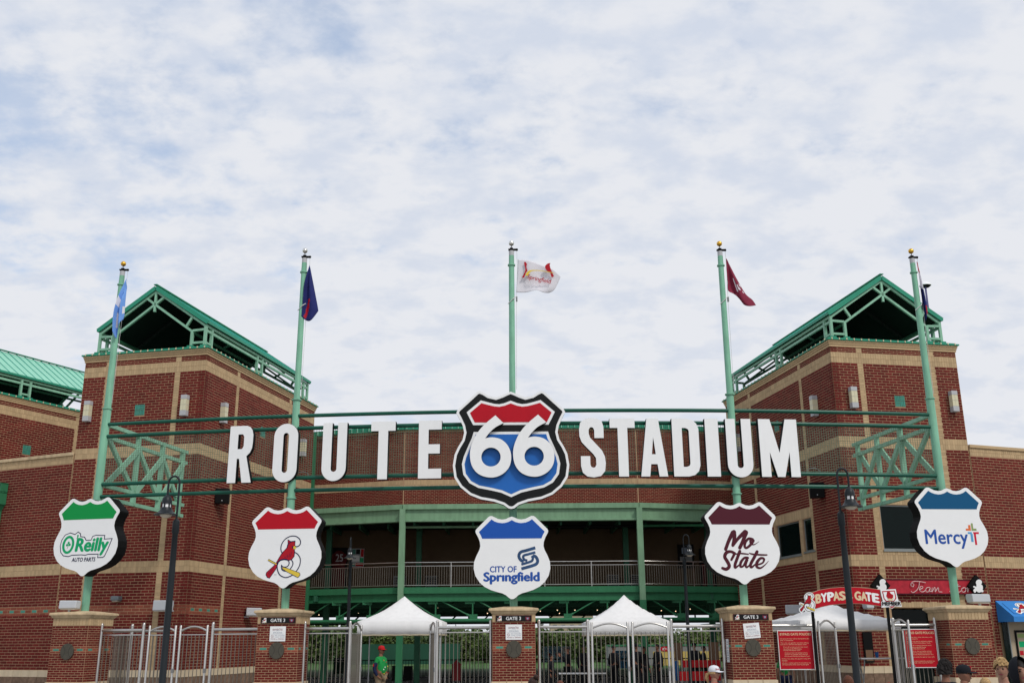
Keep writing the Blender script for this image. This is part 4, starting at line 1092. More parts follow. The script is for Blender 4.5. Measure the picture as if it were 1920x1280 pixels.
for v in o.data.vertices: v.co.z -= (v.co.x - .5) * .24 - .02
flag('university_flag', 'maroon flag drooping from the second pole from right', 3,
     [[(.18, 13.62, 0), (.22, 13.52, -.03), (.25, 13.45, 0), (.28, 13.38, 0)],
      [(.16, 13.2, -.04), (.26, 13.05, .05), (.36, 12.98, -.06), (.50, 12.85, 0)],
      [(.17, 12.8, -.04), (.34, 12.55, .08), (.52, 12.45, -.06), (.72, 12.4, 0)],
      [(.18, 12.48, -.04), (.42, 12.46, .08), (.62, 12.15, -.06), (.92, 12.2, 0)],
      [(.50, 12.4, 0), (.62, 12.1, .05), (.78, 11.98, -.04), (1.02, 12.02, 0)]],
     (['maroonflag', 'whiteflag'], lambda a, b: 1 if (.26 < a < .46 and .52 < b < .60) or (.3 < a < .5 and abs(b - .72 - .15 * math.sin(a * 60)) < .035) else 0))
flag('state_flag', 'red white and blue flag hanging from rightmost pole', 4,
     [[(.14, 13.75, 0), (.15, 13.7, -.03), (.155, 13.66, 0), (.16, 13.62, 0)],
      [(.11, 13.2, -.1), (.15, 13.15, -.03), (.18, 13.1, -.1), (.21, 13.05, -.03)],
      [(.11, 12.5, -.1), (.16, 12.45, -.02), (.20, 12.4, -.12), (.27, 12.35, -.03)],
      [(.15, 11.85, -.08), (.18, 11.7, -.03), (.22, 11.9, -.1), (.27, 12.0, -.03)]],
     (['redflag', 'whiteflag', 'darkblueflag'], lambda a, b: 0 if a < .22 or (a > .75 and b > .6) else (1 if a < .47 else 2)))

# ================================================================ gate pillars
def pillar(i, rz, label, gate=True, notice=True, noticerot=0.0):
    x, y = POLES[i]
    t = thing('gate_pillar', label, 'brick pillar', (x, y, 0), rz, 'brick gate pillars with stone caps')
    hw = .60
    MB().box(-hw, hw, -hw, hw, 0, 2.44).build('core', M['mortar'], t)
    ms = Masonry(t); L_, H_ = .2032, .0677
    faces = [(V((0, -hw, 0)), V((1, 0, 0)), V((0, -1, 0))), (V((hw, 0, 0)), V((0, 1, 0)), V((1, 0, 0))), (V((-hw, 0, 0)), V((0, -1, 0)), V((-1, 0, 0))), (V((0, hw, 0)), V((-1, 0, 0)), V((0, 1, 0)))]
    for j, f in enumerate(faces):
        vis = j == 0 or (j == 1 and x < 0) or (j == 2 and x > 0)
        ph = -hw + (L_ / 4 if False else .0)
        ms.run('brick', f, -hw, hw, .863, 1.66, L_, H_, jt=.0135, ok=vis, phase=-.10)
        ms.run('brick', f, -hw, hw, 1.862, 2.44, L_, H_, jt=.0135, ok=vis, phase=-.10)
        for r_ in range(3):
            z0 = 1.66 + r_ * .0673
            tl = [(-.50, -.30), (.30, .50)] if r_ == 1 else []
            ms.run('accent', f, -hw, hw, z0, z0 + .0673, L_, .0673, jt=.0135, ok=vis, phase=-.10, holes=[(a, b, z0, z0 + .07) for a, b in tl])
            for a, b in tl: ms.cell('teal', f, (a + b) / 2, z0 + .034, .19, .057, vis)
    ms.flush(MM, NN)
    # cream soldier collar under the cap
    for j, f in enumerate(faces):
        for k_ in range(12):
            q = MB(); Masonry.brick(q, V((0, 0, 0)), V((1, 0, 0)), V((0, -1, 0)), .094, .215, .012)
            o = q.build('collar_brick', M['cream'], t); o.location = f[0] + f[1] * (-hw + .05 + k_ * .1) + V((0, 0, 2.555)); o.rotation_euler = (0, 0, math.atan2(f[1].y, f[1].x))
    MB().box(-hw, hw, -hw, hw, 2.44, 2.67).build('collar', M['mortar'], t)
    # moulded cap
    prof = [(.625, 2.665), (.64, 2.69), (.66, 2.72), (.69, 2.745), (.705, 2.75), (.705, 2.79), (.695, 2.80), (.69, 2.815), (.25, 2.875), (.0, 2.88)]
    vs = []; 
    for r_, z in prof: vs += [(-r_, -r_, z), (r_, -r_, z), (r_, r_, z), (-r_, r_, z)]
    fs = []
    for a in range(len(prof) - 1):
        for b in range(4): fs.append((a * 4 + b, a * 4 + (b + 1) % 4, (a + 1) * 4 + (b + 1) % 4, (a + 1) * 4 + b))
    MB().add(vs, fs).build('cap', M['capstone'], t)
    MB().box(-.66, .66, -.66, .66, .012, .46).build('base', M['stone'], t, bevel=.01)
    for j, f in enumerate(faces):
        for k_ in range(3):
            q = MB(); Masonry.brick(q, V((0, 0, 0)), V((1, 0, 0)), V((0, -1, 0)), .41, .39, .035)
            o = q.build('base_stone', M['stone'], t); o.location = f[0] + f[1] * (-.42 + k_ * .42) + V((0, 0, .66)); o.rotation_euler = (0, 0, math.atan2(f[1].y, f[1].x))
    # bronze baseball medallion
    c = [(.215 * math.cos(a * math.pi / 16), 1.714 + .23 * math.sin(a * math.pi / 16)) for a in range(32)]
    md = prism(c, -hw - .055, -hw).build('ball_medallion', M['bronze'], t, bevel=.008)
    mb = MB()
    for s in (-1, 1): stroke(mb, [(s * (.06 + .10 * abs(q / 10) ** 1.8), 1.714 + q * .0185, .012) for q in range(-10, 11, 2)], 0, -hw - .0585, k=3)
    mb.build('seam_line', M['bronzed'], md)
    fy = -hw
    if gate:
        g_ = thing('gate_plaque', 'black GATE 3 plaque on the %s brick pillar' % PLAB[i].replace('from', 'from the'), 'plaque', (x, y, 0), rz, 'GATE 3 plaques on the pillars')
        q = MB().box(-.50, .50, fy - .045, fy - .014, 2.458, 2.625).build('board', M['maroon'], g_)
        MB().box(-.488, .488, fy - .049, fy - .044, 2.470, 2.613).build('panel', M['signblack'], g_)
        text('lettering', 'GATE 3', (-.215, .20, 2.496, 2.584), fy - .0505, M['white'], g_, bold=.03)
        bird_logo(g_, -.40, 2.540, .125, fy - .054, simple=True, backing=M['white'])
        plate('bear_badge', smoothpts([(.33, 2.585), (.36, 2.575), (.39, 2.58), (.42, 2.575), (.45, 2.585), (.45, 2.53), (.43, 2.495), (.39, 2.485), (.35, 2.495), (.33, 2.53)], 2, True), fy - .052, M['maroonflag'], g_)
        plate('bear_face', [(.36, 2.56), (.42, 2.56), (.415, 2.52), (.39, 2.505), (.365, 2.52)], fy - .054, M['bluegrey'], g_, th=.001)
    if notice:
        n_ = thing('notice_board', 'white no smoking notice on the %s pillar under its plaque' % PLAB[i].replace('from', 'from the'), 'notice', (x, y, 2.17), rz, 'white no smoking notices on the pillars')
        n_.rotation_euler = (0, noticerot, rz)
        MB().box(-.228, .228, fy - .020, fy - .012, -.205, .205).build('board', M['white'], n_)
        yy = fy - .022
        text('lettering', 'Hammons Field', (-.15, .13, .10, .16), yy, M['maroonflag'], n_, arcr=(0, .6))
        text('lettering', 'NO', (-.05, .05, .075, .105), yy, M['bluegrey'], n_); text('lettering', 'SMOKING', (-.13, .13, .01, .05), yy, M['bluegrey'], n_)
        MB().box(-.19, .18, yy, yy + .002, -.01, -.006).build('rule', M['bluegrey'], n_)
        text('lettering', 'NO COOLERS', (-.08, .20, -.06, -.03), yy, M['bluegrey'], n_); text('lettering', 'CANS, GLASS', (-.08, .20, -.105, -.075), yy, M['bluegrey'], n_)
        text('lettering', 'FOOD or DRINKS', (-.19, .20, -.16, -.125), yy, M['maroonflag'], n_)
        ring = MB(); stroke(ring, [(-.15 + .035 * math.cos(R(a)), -.07 + .035 * math.sin(R(a))) for a in range(0, 361, 30)], .006, yy, k=2, rnd=False); stroke(ring, [(-.175, -.045), (-.125, -.095)], .006, yy, False, rnd=False)
        ring.build('no_symbol', M['maroonflag'], n_)
    return t
pillar(0, R(-13), 'leftmost brick gate pillar under the green topped shield', False, False)
pillar(1, R(-3), 'second brick gate pillar from left under the red bird shield', noticerot=R(0))
pillar(2, R(0), 'centre brick gate pillar under the blue topped shield')
pillar(3, R(2), 'second brick gate pillar from right under the Mo State shield', noticerot=R(-4))
pillar(4, R(5), 'rightmost brick gate pillar under the Mercy shield', False, False)
# narrow side notice on the fourth pillar
n_ = thing('side_notice', 'narrow tall white notice on left side of the Mo State pillar', 'notice', (6.68, 30.15, 0), R(2))
MB().box(-.616, -.612, -.33, -.02, 1.32, 1.95).build('board', M['white'], n_)
mb = MB()
for z in (1.86, 1.80, 1.70, 1.62, 1.58, 1.54, 1.50, 1.44, 1.40): mb.box(-.6185, -.6165, -.28, -.08, z, z + .018)
mb.build('lettering', M['bluegrey'], n_, kind='stuff')
floodlight(V((-13.35, 31.3, 3.06)), R(-10), 'pale floodlight resting on cap of the leftmost pillar', w=.55)
floodlight(V((13.75, 30.75, 3.06)), R(12), 'pale floodlight resting on cap of the rightmost pillar', w=.62)

# ================================================================ central stadium building
sb = thing('stadium_building', 'central building with brick parapet, green steel frame and balcony', 'stadium', (0, 46.2, 0))
O = V((0, 46.2, 0))
PT = [V((-9.95, 47.86, 0)), V((-5.02, 46.25, 0)), V((5.72, 46.15, 0)), V((10.7, 47.48, 0))]
def segm(a, b):
    d = (b - a); ln = d.length; d = d.normalized(); n = V((d.y, -d.x, 0)); a = a - O
    return a, d, n, ln, Matrix(((d.x, -n.x, 0, a.x), (d.y, -n.y, 0, a.y), (0, 0, 1, 0), (0, 0, 0, 1)))
ms = Masonry(sb, 0)
for i in range(3):
    a, d, n, ln, Mx = segm(PT[i], PT[i + 1]); fc = (a, d, n)
    MB().box(0, ln, .0, .5, 7.95, 11.45, Mx).build('parapet_wall', M['mortar'], sb)
    for z0, z1 in ((7.96, 8.66), (9.07, 11.3)): ms.run('brick', fc, 0.02, ln - .02, z0, z1, .2032, .0677, jt=.0105, ok=False)
    ms.run('soldier', fc, .02, ln - .02, 8.66, 9.07, Lb=.0677, H=.205, bond=0, jt=.004, ok=False)
    MB().box(-.05 if i == 0 else 0, ln, -.12, .6, 11.40, 11.62, Mx).build('cornice', M['roofgreen'], sb)
    q = MB(); u = .1
    while u < ln: q.box(u - .02, u + .02, -.16, -.12, 11.42, 11.60, Mx); u += .3
    q.build('cornice_rib', M['mint'], sb, kind='stuff')
    q = MB(); q.box(.0, ln, -.10, .5, 7.72, 7.945, Mx); q.build('girder_flange', M['girder'], sb)
    MB().box(.0, ln, .02, .14, 7.26, 7.72, Mx).build('girder_web', M['girder'], sb)
    MB().box(.0, ln, -.08, .3, 7.17, 7.26, Mx).build('girder_flange', M['girder'], sb)
    MB().box(0, ln, -.02, .4, 4.0, 4.27, Mx).build('deck_edge', M['deckgreen'], sb)
    MB().box(0, ln, .10, .3, 3.66, 4.0, Mx).build('deck_beam', M['deckgreen'], sb)
    # railing
    npost = max(2, int(ln / 1.83)); 
    MB().tube([Mx @ V((.05, .1, 5.36)), Mx @ V((ln - .05, .1, 5.36))], .022, 8).build('handrail', M['steel'], sb)
    MB().tube([Mx @ V((.05, .1, 5.20)), Mx @ V((ln - .05, .1, 5.20))], .014, 6).build('rail_bar', M['steel'], sb)
    MB().tube([Mx @ V((.05, .1, 4.36)), Mx @ V((ln - .05, .1, 4.36))], .014, 6).build('rail_bar', M['steel'], sb)
    for k in range(npost + 1):
        u = .12 + (ln - .24) * k / npost; MB().box(u - .018, u + .018, .08, .12, 4.27, 5.36, Mx).build('rail_post', M['steel'], sb)
    nb = int(ln / .115); me0 = None
    for k in range(nb):
        u = .1 + (ln - .2) * k / nb
        if me0 is None:
            o = MB().box(-.009, .009, -.009, .009, 4.36, 5.20).build('baluster', M['bar'], sb); me0 = o.data
        else:
            o = bpy.data.objects.new('baluster', me0); COL.objects.link(o); o.parent = sb
        o.location = Mx @ V((u, .1, 0))
ms.flush(MM, NN)
for x, y in ((-5.02, 46.05), (5.72, 45.95)):
    xx = x; yy = y - 46.2
    q = MB(); q.box(xx - .13, xx + .13, yy - .01, yy + .02, .012, 7.72); q.box(xx - .13, xx + .13, yy + .23, yy + .26, .012, 7.72); q.box(xx - .02, xx + .02, yy, yy + .25, .012, 7.71); q.box(xx - .115, xx + .115, yy + .02, yy + .235, .0, 7.7)
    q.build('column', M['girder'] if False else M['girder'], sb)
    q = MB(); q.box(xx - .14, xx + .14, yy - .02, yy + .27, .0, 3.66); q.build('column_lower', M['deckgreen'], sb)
for x in (-4.55, 5.43, -8.9, 9.4):
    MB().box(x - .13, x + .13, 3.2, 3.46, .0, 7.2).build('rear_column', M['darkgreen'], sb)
# roof over balcony, ceiling joists, back wall
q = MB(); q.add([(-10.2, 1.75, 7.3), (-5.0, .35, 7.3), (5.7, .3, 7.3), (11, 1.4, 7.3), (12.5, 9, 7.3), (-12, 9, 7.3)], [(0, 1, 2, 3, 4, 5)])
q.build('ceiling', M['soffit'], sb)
for k in range(14):
    x = -8.6 + k * 1.35; MB().box(x - .05, x + .05, .6 if abs(x) < 5 else 1.9, 4.8, 7.05, 7.28).build('ceiling_joist', M['darkgreen'], sb)
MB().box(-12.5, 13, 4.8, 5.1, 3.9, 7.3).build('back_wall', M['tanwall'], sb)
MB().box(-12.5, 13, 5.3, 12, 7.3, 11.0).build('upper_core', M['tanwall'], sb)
q = MB(); q.tube([(-5, .9, 7.02), (-1.0, .9, 7.02)], .06, 10); q.build('conduit', M['girder'], sb); MB().tube([(5.9, .9, 7.02), (9.6, .9, 7.02)], .06, 10).build('conduit', M['deckgreen'], sb); MB().tube([(-.6, .9, 7.02), (1.6, .9, 7.02)], .05, 10).build('conduit', M['deckgreen'], sb)
q = MB(); q.tube([(1.6, .95, 7.0), (5.6, .95, 7.0)], .04, 8); q.build('pipe', M['black'], sb)
# deck slab and structure below
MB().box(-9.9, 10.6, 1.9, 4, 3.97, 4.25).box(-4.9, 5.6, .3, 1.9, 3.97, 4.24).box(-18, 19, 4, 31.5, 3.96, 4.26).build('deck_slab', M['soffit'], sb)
for yy, z0, z1 in ((5, 3.55, 3.95), (9.5, 3.45, 3.95), (15, 3.45, 3.95), (21, 3.5, 3.95), (28.0, 3.14, 3.50)):
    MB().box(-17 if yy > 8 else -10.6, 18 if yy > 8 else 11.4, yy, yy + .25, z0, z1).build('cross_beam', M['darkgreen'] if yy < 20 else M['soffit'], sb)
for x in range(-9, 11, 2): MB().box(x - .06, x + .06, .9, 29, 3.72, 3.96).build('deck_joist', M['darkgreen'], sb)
for k in range(31):
    x = -17 + k * 1.15; MB().bar((x, 28.1, 3.5), (x + (.55 if k % 2 else 0), 28.1, 3.98), .10).build('truss_strut', M['soffit'], sb)
# front lower truss
NODES = [-8.05, -6.6, -3.6, -1.95, -.2, 2.25, 4.05, 7.35, 9.0]
def yon(x):
    for i in range(3):
        if PT[i].x <= x <= PT[i + 1].x or (i == 2): 
            if x <= PT[i + 1].x or i == 2: 
                t_ = (x - PT[i].x) / (PT[i + 1].x - PT[i].x); return PT[i].y + (PT[i + 1].y - PT[i].y) * t_ - 46.2
    return 0
prev = None
for x0, x1 in ((-9.6, -5.02), (-5.02, 5.72), (5.72, 10.0)):
    MB().tube([(x0, yon(x0 + .01) + .2, 2.84), (x1, yon(x1 - .01) + .2, 2.84)], .085, 10).build('bottom_chord', M['deckgreen'], sb, smooth=True)
for x in NODES:
    y = yon(x) + .2
    MB().box(x - .22, x + .22, y - .03, y + .03, 3.55, 3.92).build('gusset', M['deckgreen'], sb)
    MB().tube([(x + .12, y, 3.7), (x + .12, y, 3.55), (x + .12, y, 3.12), (x + .12, y, 2.9)], [.05, .035, .035, .055], 8).build('hanger', M['deckgreen'], sb)
    MB().box(x - .02, x + .34, y - .05, y + .05, 2.88, 3.10).build('node_plate', M['deckgreen'], sb)
for xt, xb in ((-8.15, -9.5), (-6.7, -7.95), (-5.25, -6.4), (-4.8, -3.5), (-3.5, -1.9), (-1.85, -.35), (2.1, .7), (3.95, 2.45), (5.5, 4.25), (5.95, 7.3), (7.45, 8.95), (9.05, 10.0)):
    yt, yb_ = yon(xt) + .2, yon(xb) + .2; p, q_ = V((xt, yt, 3.82)), V((xb, yb_, 3.0)); d = q_ - p
    MB().tube([p, p + d * .1, p + d * .14, p + d * .86, p + d * .9, q_], [.055, .055, .032, .032, .055, .055], 8).build('diagonal_rod', M['deckgreen'], sb)
MB().tube([(.78, .6, .0), (.78, .6, 3.9)], .05, 8).build('standpipe', M['deckgreen'], sb)
MB().box(-9.62, -9.38, 1.25, 1.49, .0, 11.4).build('corner_pipe', M['deckgreen'], sb)
# items on the balcony
def sign_box(name, label, cat, x0, x1, z0, z1, y, mt_, grp=None):
    t = thing(name, label, cat, ((x0 + x1) / 2, y, z0), 0, grp); w = (x1 - x0) / 2; MB().box(-w, w, 0, .04, 0, z1 - z0).build('panel', mt_, t); return t
t = sign_box('jersey_banner', 'dark red jersey banner numbered 25 on the balcony wall', 'banner', -9.05, -8.22, 4.35, 6.45, 50.9, M['black'])
plate('jersey', [(-.30, .1), (.30, .1), (.30, 1.25), (.40, 1.45), (.36, 1.75), (.1, 1.95), (-.1, 1.95), (-.36, 1.75), (-.40, 1.45), (-.30, 1.25)], -.012, M['darkred'], t)
text('lettering', '25', (-.16, .2, 1.42, 1.78), -.016, M['boxgrey'], t, bold=.03)
t = sign_box('wall_poster', 'pale poster with red marks beside the number 25 banner', 'poster', -8.0, -7.40, 5.5, 6.4, 50.9, M['boxgrey'])
for (a, b, c, d, m2) in ((-.28, -.12, .62, .86, 'teal'), (-.1, .1, .62, .86, 'black'), (.14, .28, .5, .86, 'redcloth'), (-.28, .08, .28, .56, 'white'), (.1, .28, .22, .44, 'lgreen'), (-.1, .28, .04, .2, 'redcloth'), (-.28, -.14, .04, .2, 'teal')):
    MB().box(a, b, -.008, -.002, c, d).build('picture', M[m2], t)
t = sign_box('wall_poster', 'dark poster on the balcony wall behind the right slim lamp post', 'poster', 8.15, 8.95, 5.35, 6.5, 50.9, M['black'])
MB().box(-.3, .3, -.008, -.002, .3, .55).build('picture', M['grey'], t); MB().box(-.2, .1, -.008, -.002, .7, 1.0).build('picture', M['bluegrey'], t)
t = sign_box('jersey_banner', 'red and black jersey banner on balcony behind the Mo State shield', 'banner', 9.2, 10.0, 4.35, 6.3, 50.9, M['black'])
plate('jersey', [(-.3, .1), (.3, .1), (.3, 1.2), (-.3, 1.2)], -.012, M['darkred'], t)
for x, w_ in ((-5.55, 'left of the left rear column'), (-4.0, 'right of the left rear column'), (-7.9, 'under the jersey banner'), (4.85, 'left of the right rear column'), (6.0, 'right of the right rear column')):
    if x == -7.9: continue
    t = thing('air_conditioner', 'dark grille unit on the balcony %s' % w_, 'air conditioner', (x, 50.3, 4.27), 0, 'grille units on the balcony')
    MB().box(-.28, .28, 0, .4, .05, .75).build('cabinet', M['grey'], t)
    for k in range(7): MB().box(-.24, .24, -.012, 0, .12 + k * .085, .165 + k * .085).build('louvre', M['black'], t)
# rooflets behind the right wing and antenna
t = thing('rooftop_unit', 'green metal roof edge peeping over the right brick wing', 'roof equipment', (19.2, 42, 8.9), R(20))
q = MB(); q.box(-1.1, 1.2, 0, 1.2, 0, .68); q.box(-1.1, -.2, -.1, 0, .6, .78); q.build('hood', M['roofgreen'], t)
MB().box(-1.0, 1.1, .1, 1.1, -.5, 0).build('base', M['mortar'], t)
t = thing('antenna', 'thin plum coloured mast with white dome behind the right pavilion roof', 'antenna', (17.05, 39.2, 12.8))
MB().tube([(0, 0, 0), (0, 0, 3.05)], .04, 8).build('mast', M['purple'], t)
MB().tube([(0, 0, 3.03), (0, 0, 3.06), (0, 0, 3.12), (0, 0, 3.2), (0, 0, 3.22)], [.1, .24, .22, .1, .01], 14).build('dome', M['white'], t, smooth=True)
MB().tube([(0, 0, 3.0), (0, 0, 3.055)], [.16, .22], 14).build('dome_base', M['black'], t)

_o = 'first second third fourth fifth sixth seventh eighth ninth tenth eleventh twelfth thirteenth fourteenth fifteenth sixteenth seventeenth eighteenth nineteenth twentieth'.split()
def ordn(i): return _o[i] if i < 20 else 'twenty ' + _o[i - 20] if i < 39 else 'fortieth' if i == 39 else 'forty ' + _o[i - 40]
# ================================================================ string bulbs under the deck
for k, (px, py, Y) in enumerate(sorted([(644, 1138, 52), (672, 1148, 56), (598, 1152, 56), (715, 1147, 56), (821, 1138, 52), (845, 1146, 56), (914, 1149, 56), (1013, 1145, 54), (1045, 1143, 52), (1078, 1143, 52), (1140, 1136, 52), (1120, 1143, 55), (1211, 1140, 54), (1240, 1144, 55), (1267, 1145, 55), (1294, 1141, 54), (1319, 1134, 52), (1049, 1149, 58)])):
    p = W(px, py, Y); t = thing('string_bulb', '%s tiny warm bulb from the left under the balcony deck' % ordn(k), 'light bulb', p, 0, 'warm bulbs under the deck')
    MB().ball((0, 0, 0), .026, 8).build('bulb', M['bulb'], t); MB().tube([(0, 0, .02), (0, 0, max(.1, 3.96 - p.z))], .006, 4).build('cord', M['black'], t)

# ================================================================ store sign, diamonds, bypass sign
root, f, s, F2, S2 = RT
ts = thing('store_sign', 'red Team Store sign with white neon script on the right tower', 'shop sign', RTP, RTR)
ts.location = V(RTP)
MB().box(1.02, 4.50, -.14, -.03, 3.46, 3.92).build('board', M['storered'], ts)
MB().box(1.0, 4.52, -.16, -.03, 3.92, 3.95).build('edge', M['maroon'], ts); MB().box(1.0, 4.52, -.16, -.03, 3.43, 3.46).build('edge', M['maroon'], ts)
def S5(p): return [(1.0 + (x - 235) * .00388, 3.90 - (y - 172) * .00388) for x, y in p]
mb = MB()
mb0 = [[(520, 195), (515, 215), (535, 225), (545, 205), (525, 190), (560, 178), (620, 182), (665, 190)], [(605, 183), (590, 230), (560, 262), (525, 278), (510, 265)], [(590, 250), (625, 240), (630, 225), (605, 228), (598, 260), (625, 272), (660, 255)],
       [(700, 232), (670, 235), (655, 262), (680, 272), (705, 235), (695, 268), (725, 262)], [(725, 232), (718, 272), (745, 235), (755, 240), (748, 272), (780, 236), (788, 242), (785, 268), (820, 272)],
       [(960, 190), (940, 178), (910, 190), (915, 215), (950, 235), (955, 265), (920, 282), (895, 265)], [(990, 200), (975, 255), (990, 272), (1015, 260)], [(965, 222), (1010, 220)],
       [(1045, 232), (1020, 245), (1025, 272), (1055, 265), (1060, 238), (1045, 232), (1075, 240)], [(1080, 230), (1078, 272), (1095, 240), (1125, 235)], [(1150, 250), (1175, 240), (1165, 228), (1145, 240), (1150, 270), (1185, 262)]]
for p in mb0: MB().tube([(a, -.19, b) for a, b in smoothpts(S5(p), 4)], .013, 6).build('neon_tube', M['neon'], ts)
for a, w_ in ((.88, 'left'), (4.62, 'right')):
    td = thing('diamond_sign', 'black diamond sign with white bird silhouette at the %s end of the red store sign' % w_, 'diamond sign', RTP, RTR, 'black diamond signs')
    c = .36; prism([(a - c, 3.72), (a, 3.72 - c * 1.08), (a + c, 3.72), (a, 3.72 + c * 1.08)], -.30, -.17).build('box', M['black'], td, bevel=.008)
    bird_logo(td, a, 3.72, .40, -.306, mono=M['white'])
    MB().box(a - .03, a + .03, -.17, -.02, 3.68, 3.76).build('bracket', M['black'], td)
# bypass gate arch sign
tb = thing('bypass_gate_sign', 'arched red BYPASS GATE sign with bird and member badge on black posts', 'gate sign', (9.72, 30.05, 0), R(2))
KP = 2.96 / 1555.0   # metres per drawing unit
def QB(p): return [((x - 930) * KP, 3.36 - (y - 178) * KP) + tuple(q[0:0]) for x, y, *q in p]
top = [(330, 262), (480, 215), (650, 188), (800, 178), (940, 176), (1080, 180), (1240, 195), (1400, 215)]
bot = [(1400, 455), (1240, 432), (1080, 415), (900, 412), (740, 420), (600, 435), (480, 460), (390, 485)]
pl = QB(top + bot); prism(offset_poly(pl, .012), 0, .04).build('board', M['hotel'], tb); plate('red_face', pl, -.006, M['red'], tb)
def arcline(x): return 178 + ((x - 900) / 560.0) ** 2 * 62
xs = [(405, 488), (490, 578), (592, 682), (680, 772), (775, 860), (870, 965), None, (1008, 1100), (1108, 1190), (1178, 1262), (1280, 1372)]
chs = 'BYPASS GATE'; 
for ch, xx in zip(chs, xs):
    if xx is None: continue
    xm = sum(xx) / 2; t0 = arcline(xm) + 60; b0_ = t0 + 122
    sl = 2 * (xm - 900) / 560.0 ** 2 * 62
    o = text('letter', ch, ((xx[0] - 930) * KP, (xx[1] - 930) * KP - .01, 3.36 - (b0_ - 178) * KP, 3.36 - (t0 - 178) * KP), -.010, M['creamtext'] if ch in 'BASG' and ch != 'B' or ch == 'B' and xm < 450 else M['white'], tb, bold=.11)
    for v in o.data.vertices: v.co.z -= (v.co.x - (xm - 930) * KP) * sl
bird_logo(tb, (258 - 930) * KP, 3.36 - (395 - 178) * KP, .50, -.03, name='bird_cutout', backing=M['white'], ink=M['black'])
sh = QB([(1405, 215), (1640, 205), (1650, 300), (1665, 378), (1690, 385), (1705, 468), (1600, 462), (1553, 495), (1505, 470), (1395, 478), (1398, 395), (1425, 380), (1410, 300)])
prism(sh, -.04, -.008).build('badge', M['white'], tb)
plate('badge_red', QB([(1425, 235), (1622, 225), (1635, 340), (1600, 385), (1470, 390), (1440, 350)]), -.045, M['red'], tb); plate('badge_inner', QB([(1440, 250), (1608, 242), (1618, 335), (1590, 375), (1478, 378), (1452, 345)]), -.050, M['white'], tb)
plate('badge_bird', QB([(1490, 280), (1505, 235), (1535, 232), (1555, 275), (1590, 290), (1585, 330), (1550, 355), (1500, 345), (1480, 310)]), -.055, M['birdred'], tb); plate('badge_gold', QB([(1495, 345), (1560, 350), (1600, 330), (1560, 380), (1510, 375)]), -.058, M['creamtext'], tb)
text('lettering', 'MEMBER', (*[QB([(1408, 0)])[0][0], QB([(1690, 0)])[0][0]], QB([(0, 445)])[0][1], QB([(0, 392)])[0][1]), -.060, M['black'], tb, bold=.08)
plate('badge_point', QB([(1505, 455), (1553, 485), (1600, 450), (1553, 462)]), -.050, M['red'], tb)
for x in ((350 - 930) * KP, (1505 - 930) * KP): MB().box(x - .035, x + .035, .045, .11, 0.012, 3.0).build('post', M['black'], tb)

def policy(label, loc, rz, w, h):
    t = thing('policy_sign', label, 'policy sign', loc, rz, 'red bypass gate policy signs')
    MB().box(-w / 2, w / 2, 0, .02, 0, h).build('board', M['white'], t); MB().box(-w / 2 + .02, w / 2 - .02, -.004, 0, .02, h - .02).build('red_face', M['red'], t)
    text('heading', 'BYPASS GATE POLICIES', (-w / 2 + .07, w / 2 - .05, h - .14, h - .075), -.006, M['creamtext'], t, bold=.03)
    lines = [('No giveaway items will be distributed at this', 0, .93), ('gate, no exceptions.', 0, .42), None, ('This is the only gate for admission utilizing', 0, .90), ('R2S Access Membership Bypass Cards.', 0, .84), None, ('Photo ID is required and must match', .08, .86), ('the name on the R2S Access', .08, .66), ('Membership Bypass Card.', .08, .62), None,
             ('Access to reserved seating sections', .10, .84), ('will NOT be available when using the', .10, .84), ('R2S Access Membership Bypass Card.', .10, .90), None, ('All fans may utilize this gate for entry with', 0, .92), ('tickets.', 0, .18), None, ('All other stadium policies & procedures are', 0, .92), ('still applicable when entering this gate.', 0, .86)]
    z = h - .22; W_ = w - .12
    for l in lines:
        if l is None: z -= .022; continue
        text('lettering', l[0], (-w / 2 + .07 + l[1] * W_, -w / 2 + .07 + l[2] * W_, z - .030, z), -.006, M['creamtext'], t, bold=.01); z -= .046
policy('left red bypass gate policy sign hung beside the Mo State pillar', (8.08, 30.18, 1.10), R(2), 1.02, 1.08)
policy('right red bypass gate policy sign partly behind gate bars', (11.82, 30.62, 1.12), R(4), .98, 1.08)

# ================================================================ stainless fences and gates
FG = 'stainless fence panels between the pillars'; GG = 'stainless gate leaves'
def yl(x):
    for i in range(4):
        if x <= POLES[i + 1][0] or i == 3:
            a, b = POLES[i], POLES[i + 1]; return a[1] + (b[1] - a[1]) * (x - a[0]) / (b[0] - a[0])
def fence(label, x0, x1, posts, y0=None, y1=None, rail=2.31, mid=2.18, pt=2.50):
    y0 = yl(x0) if y0 is None else y0; y1 = yl(x1) if y1 is None else y1
    L_ = math.hypot(x1 - x0, y1 - y0); t = thing('fence_panel', label, 'fence', (x0, y0, 0), math.atan2(y1 - y0, x1 - x0), FG)
    for p in posts:
        u = 0 if p == 0 else L_
        MB().tube([(u, 0, .012), (u, 0, pt - .03), (u, 0, pt), (u, 0, pt + .025)], [.045, .045, .04, .015], 14).build('post', M['steel'], t, smooth=True)
    MB().tube([(0.03, 0, rail), (L_ - .03, 0, rail)], .042, 12).build('top_rail', M['steel'], t, smooth=True)
    MB().box(.03, L_ - .03, -.013, .013, mid - .015, mid + .015).build('mid_rail', M['steel'], t)
    MB().box(.03, L_ - .03, -.013, .013, .12, .15).build('low_rail', M['steel'], t)
    n = max(2, int(L_ / .118)); me0 = None
    for k in range(1, n):
        u = L_ * k / n
        if me0 is None: o = MB().box(-.0085, .0085, -.0085, .0085, .15, mid - .015).build('bar', M['bar'], t); me0 = o.data
        else: o = bpy.data.objects.new('bar', me0); COL.objects.link(o); o.parent = t
        o.location = (u, 0, 0)
    return t
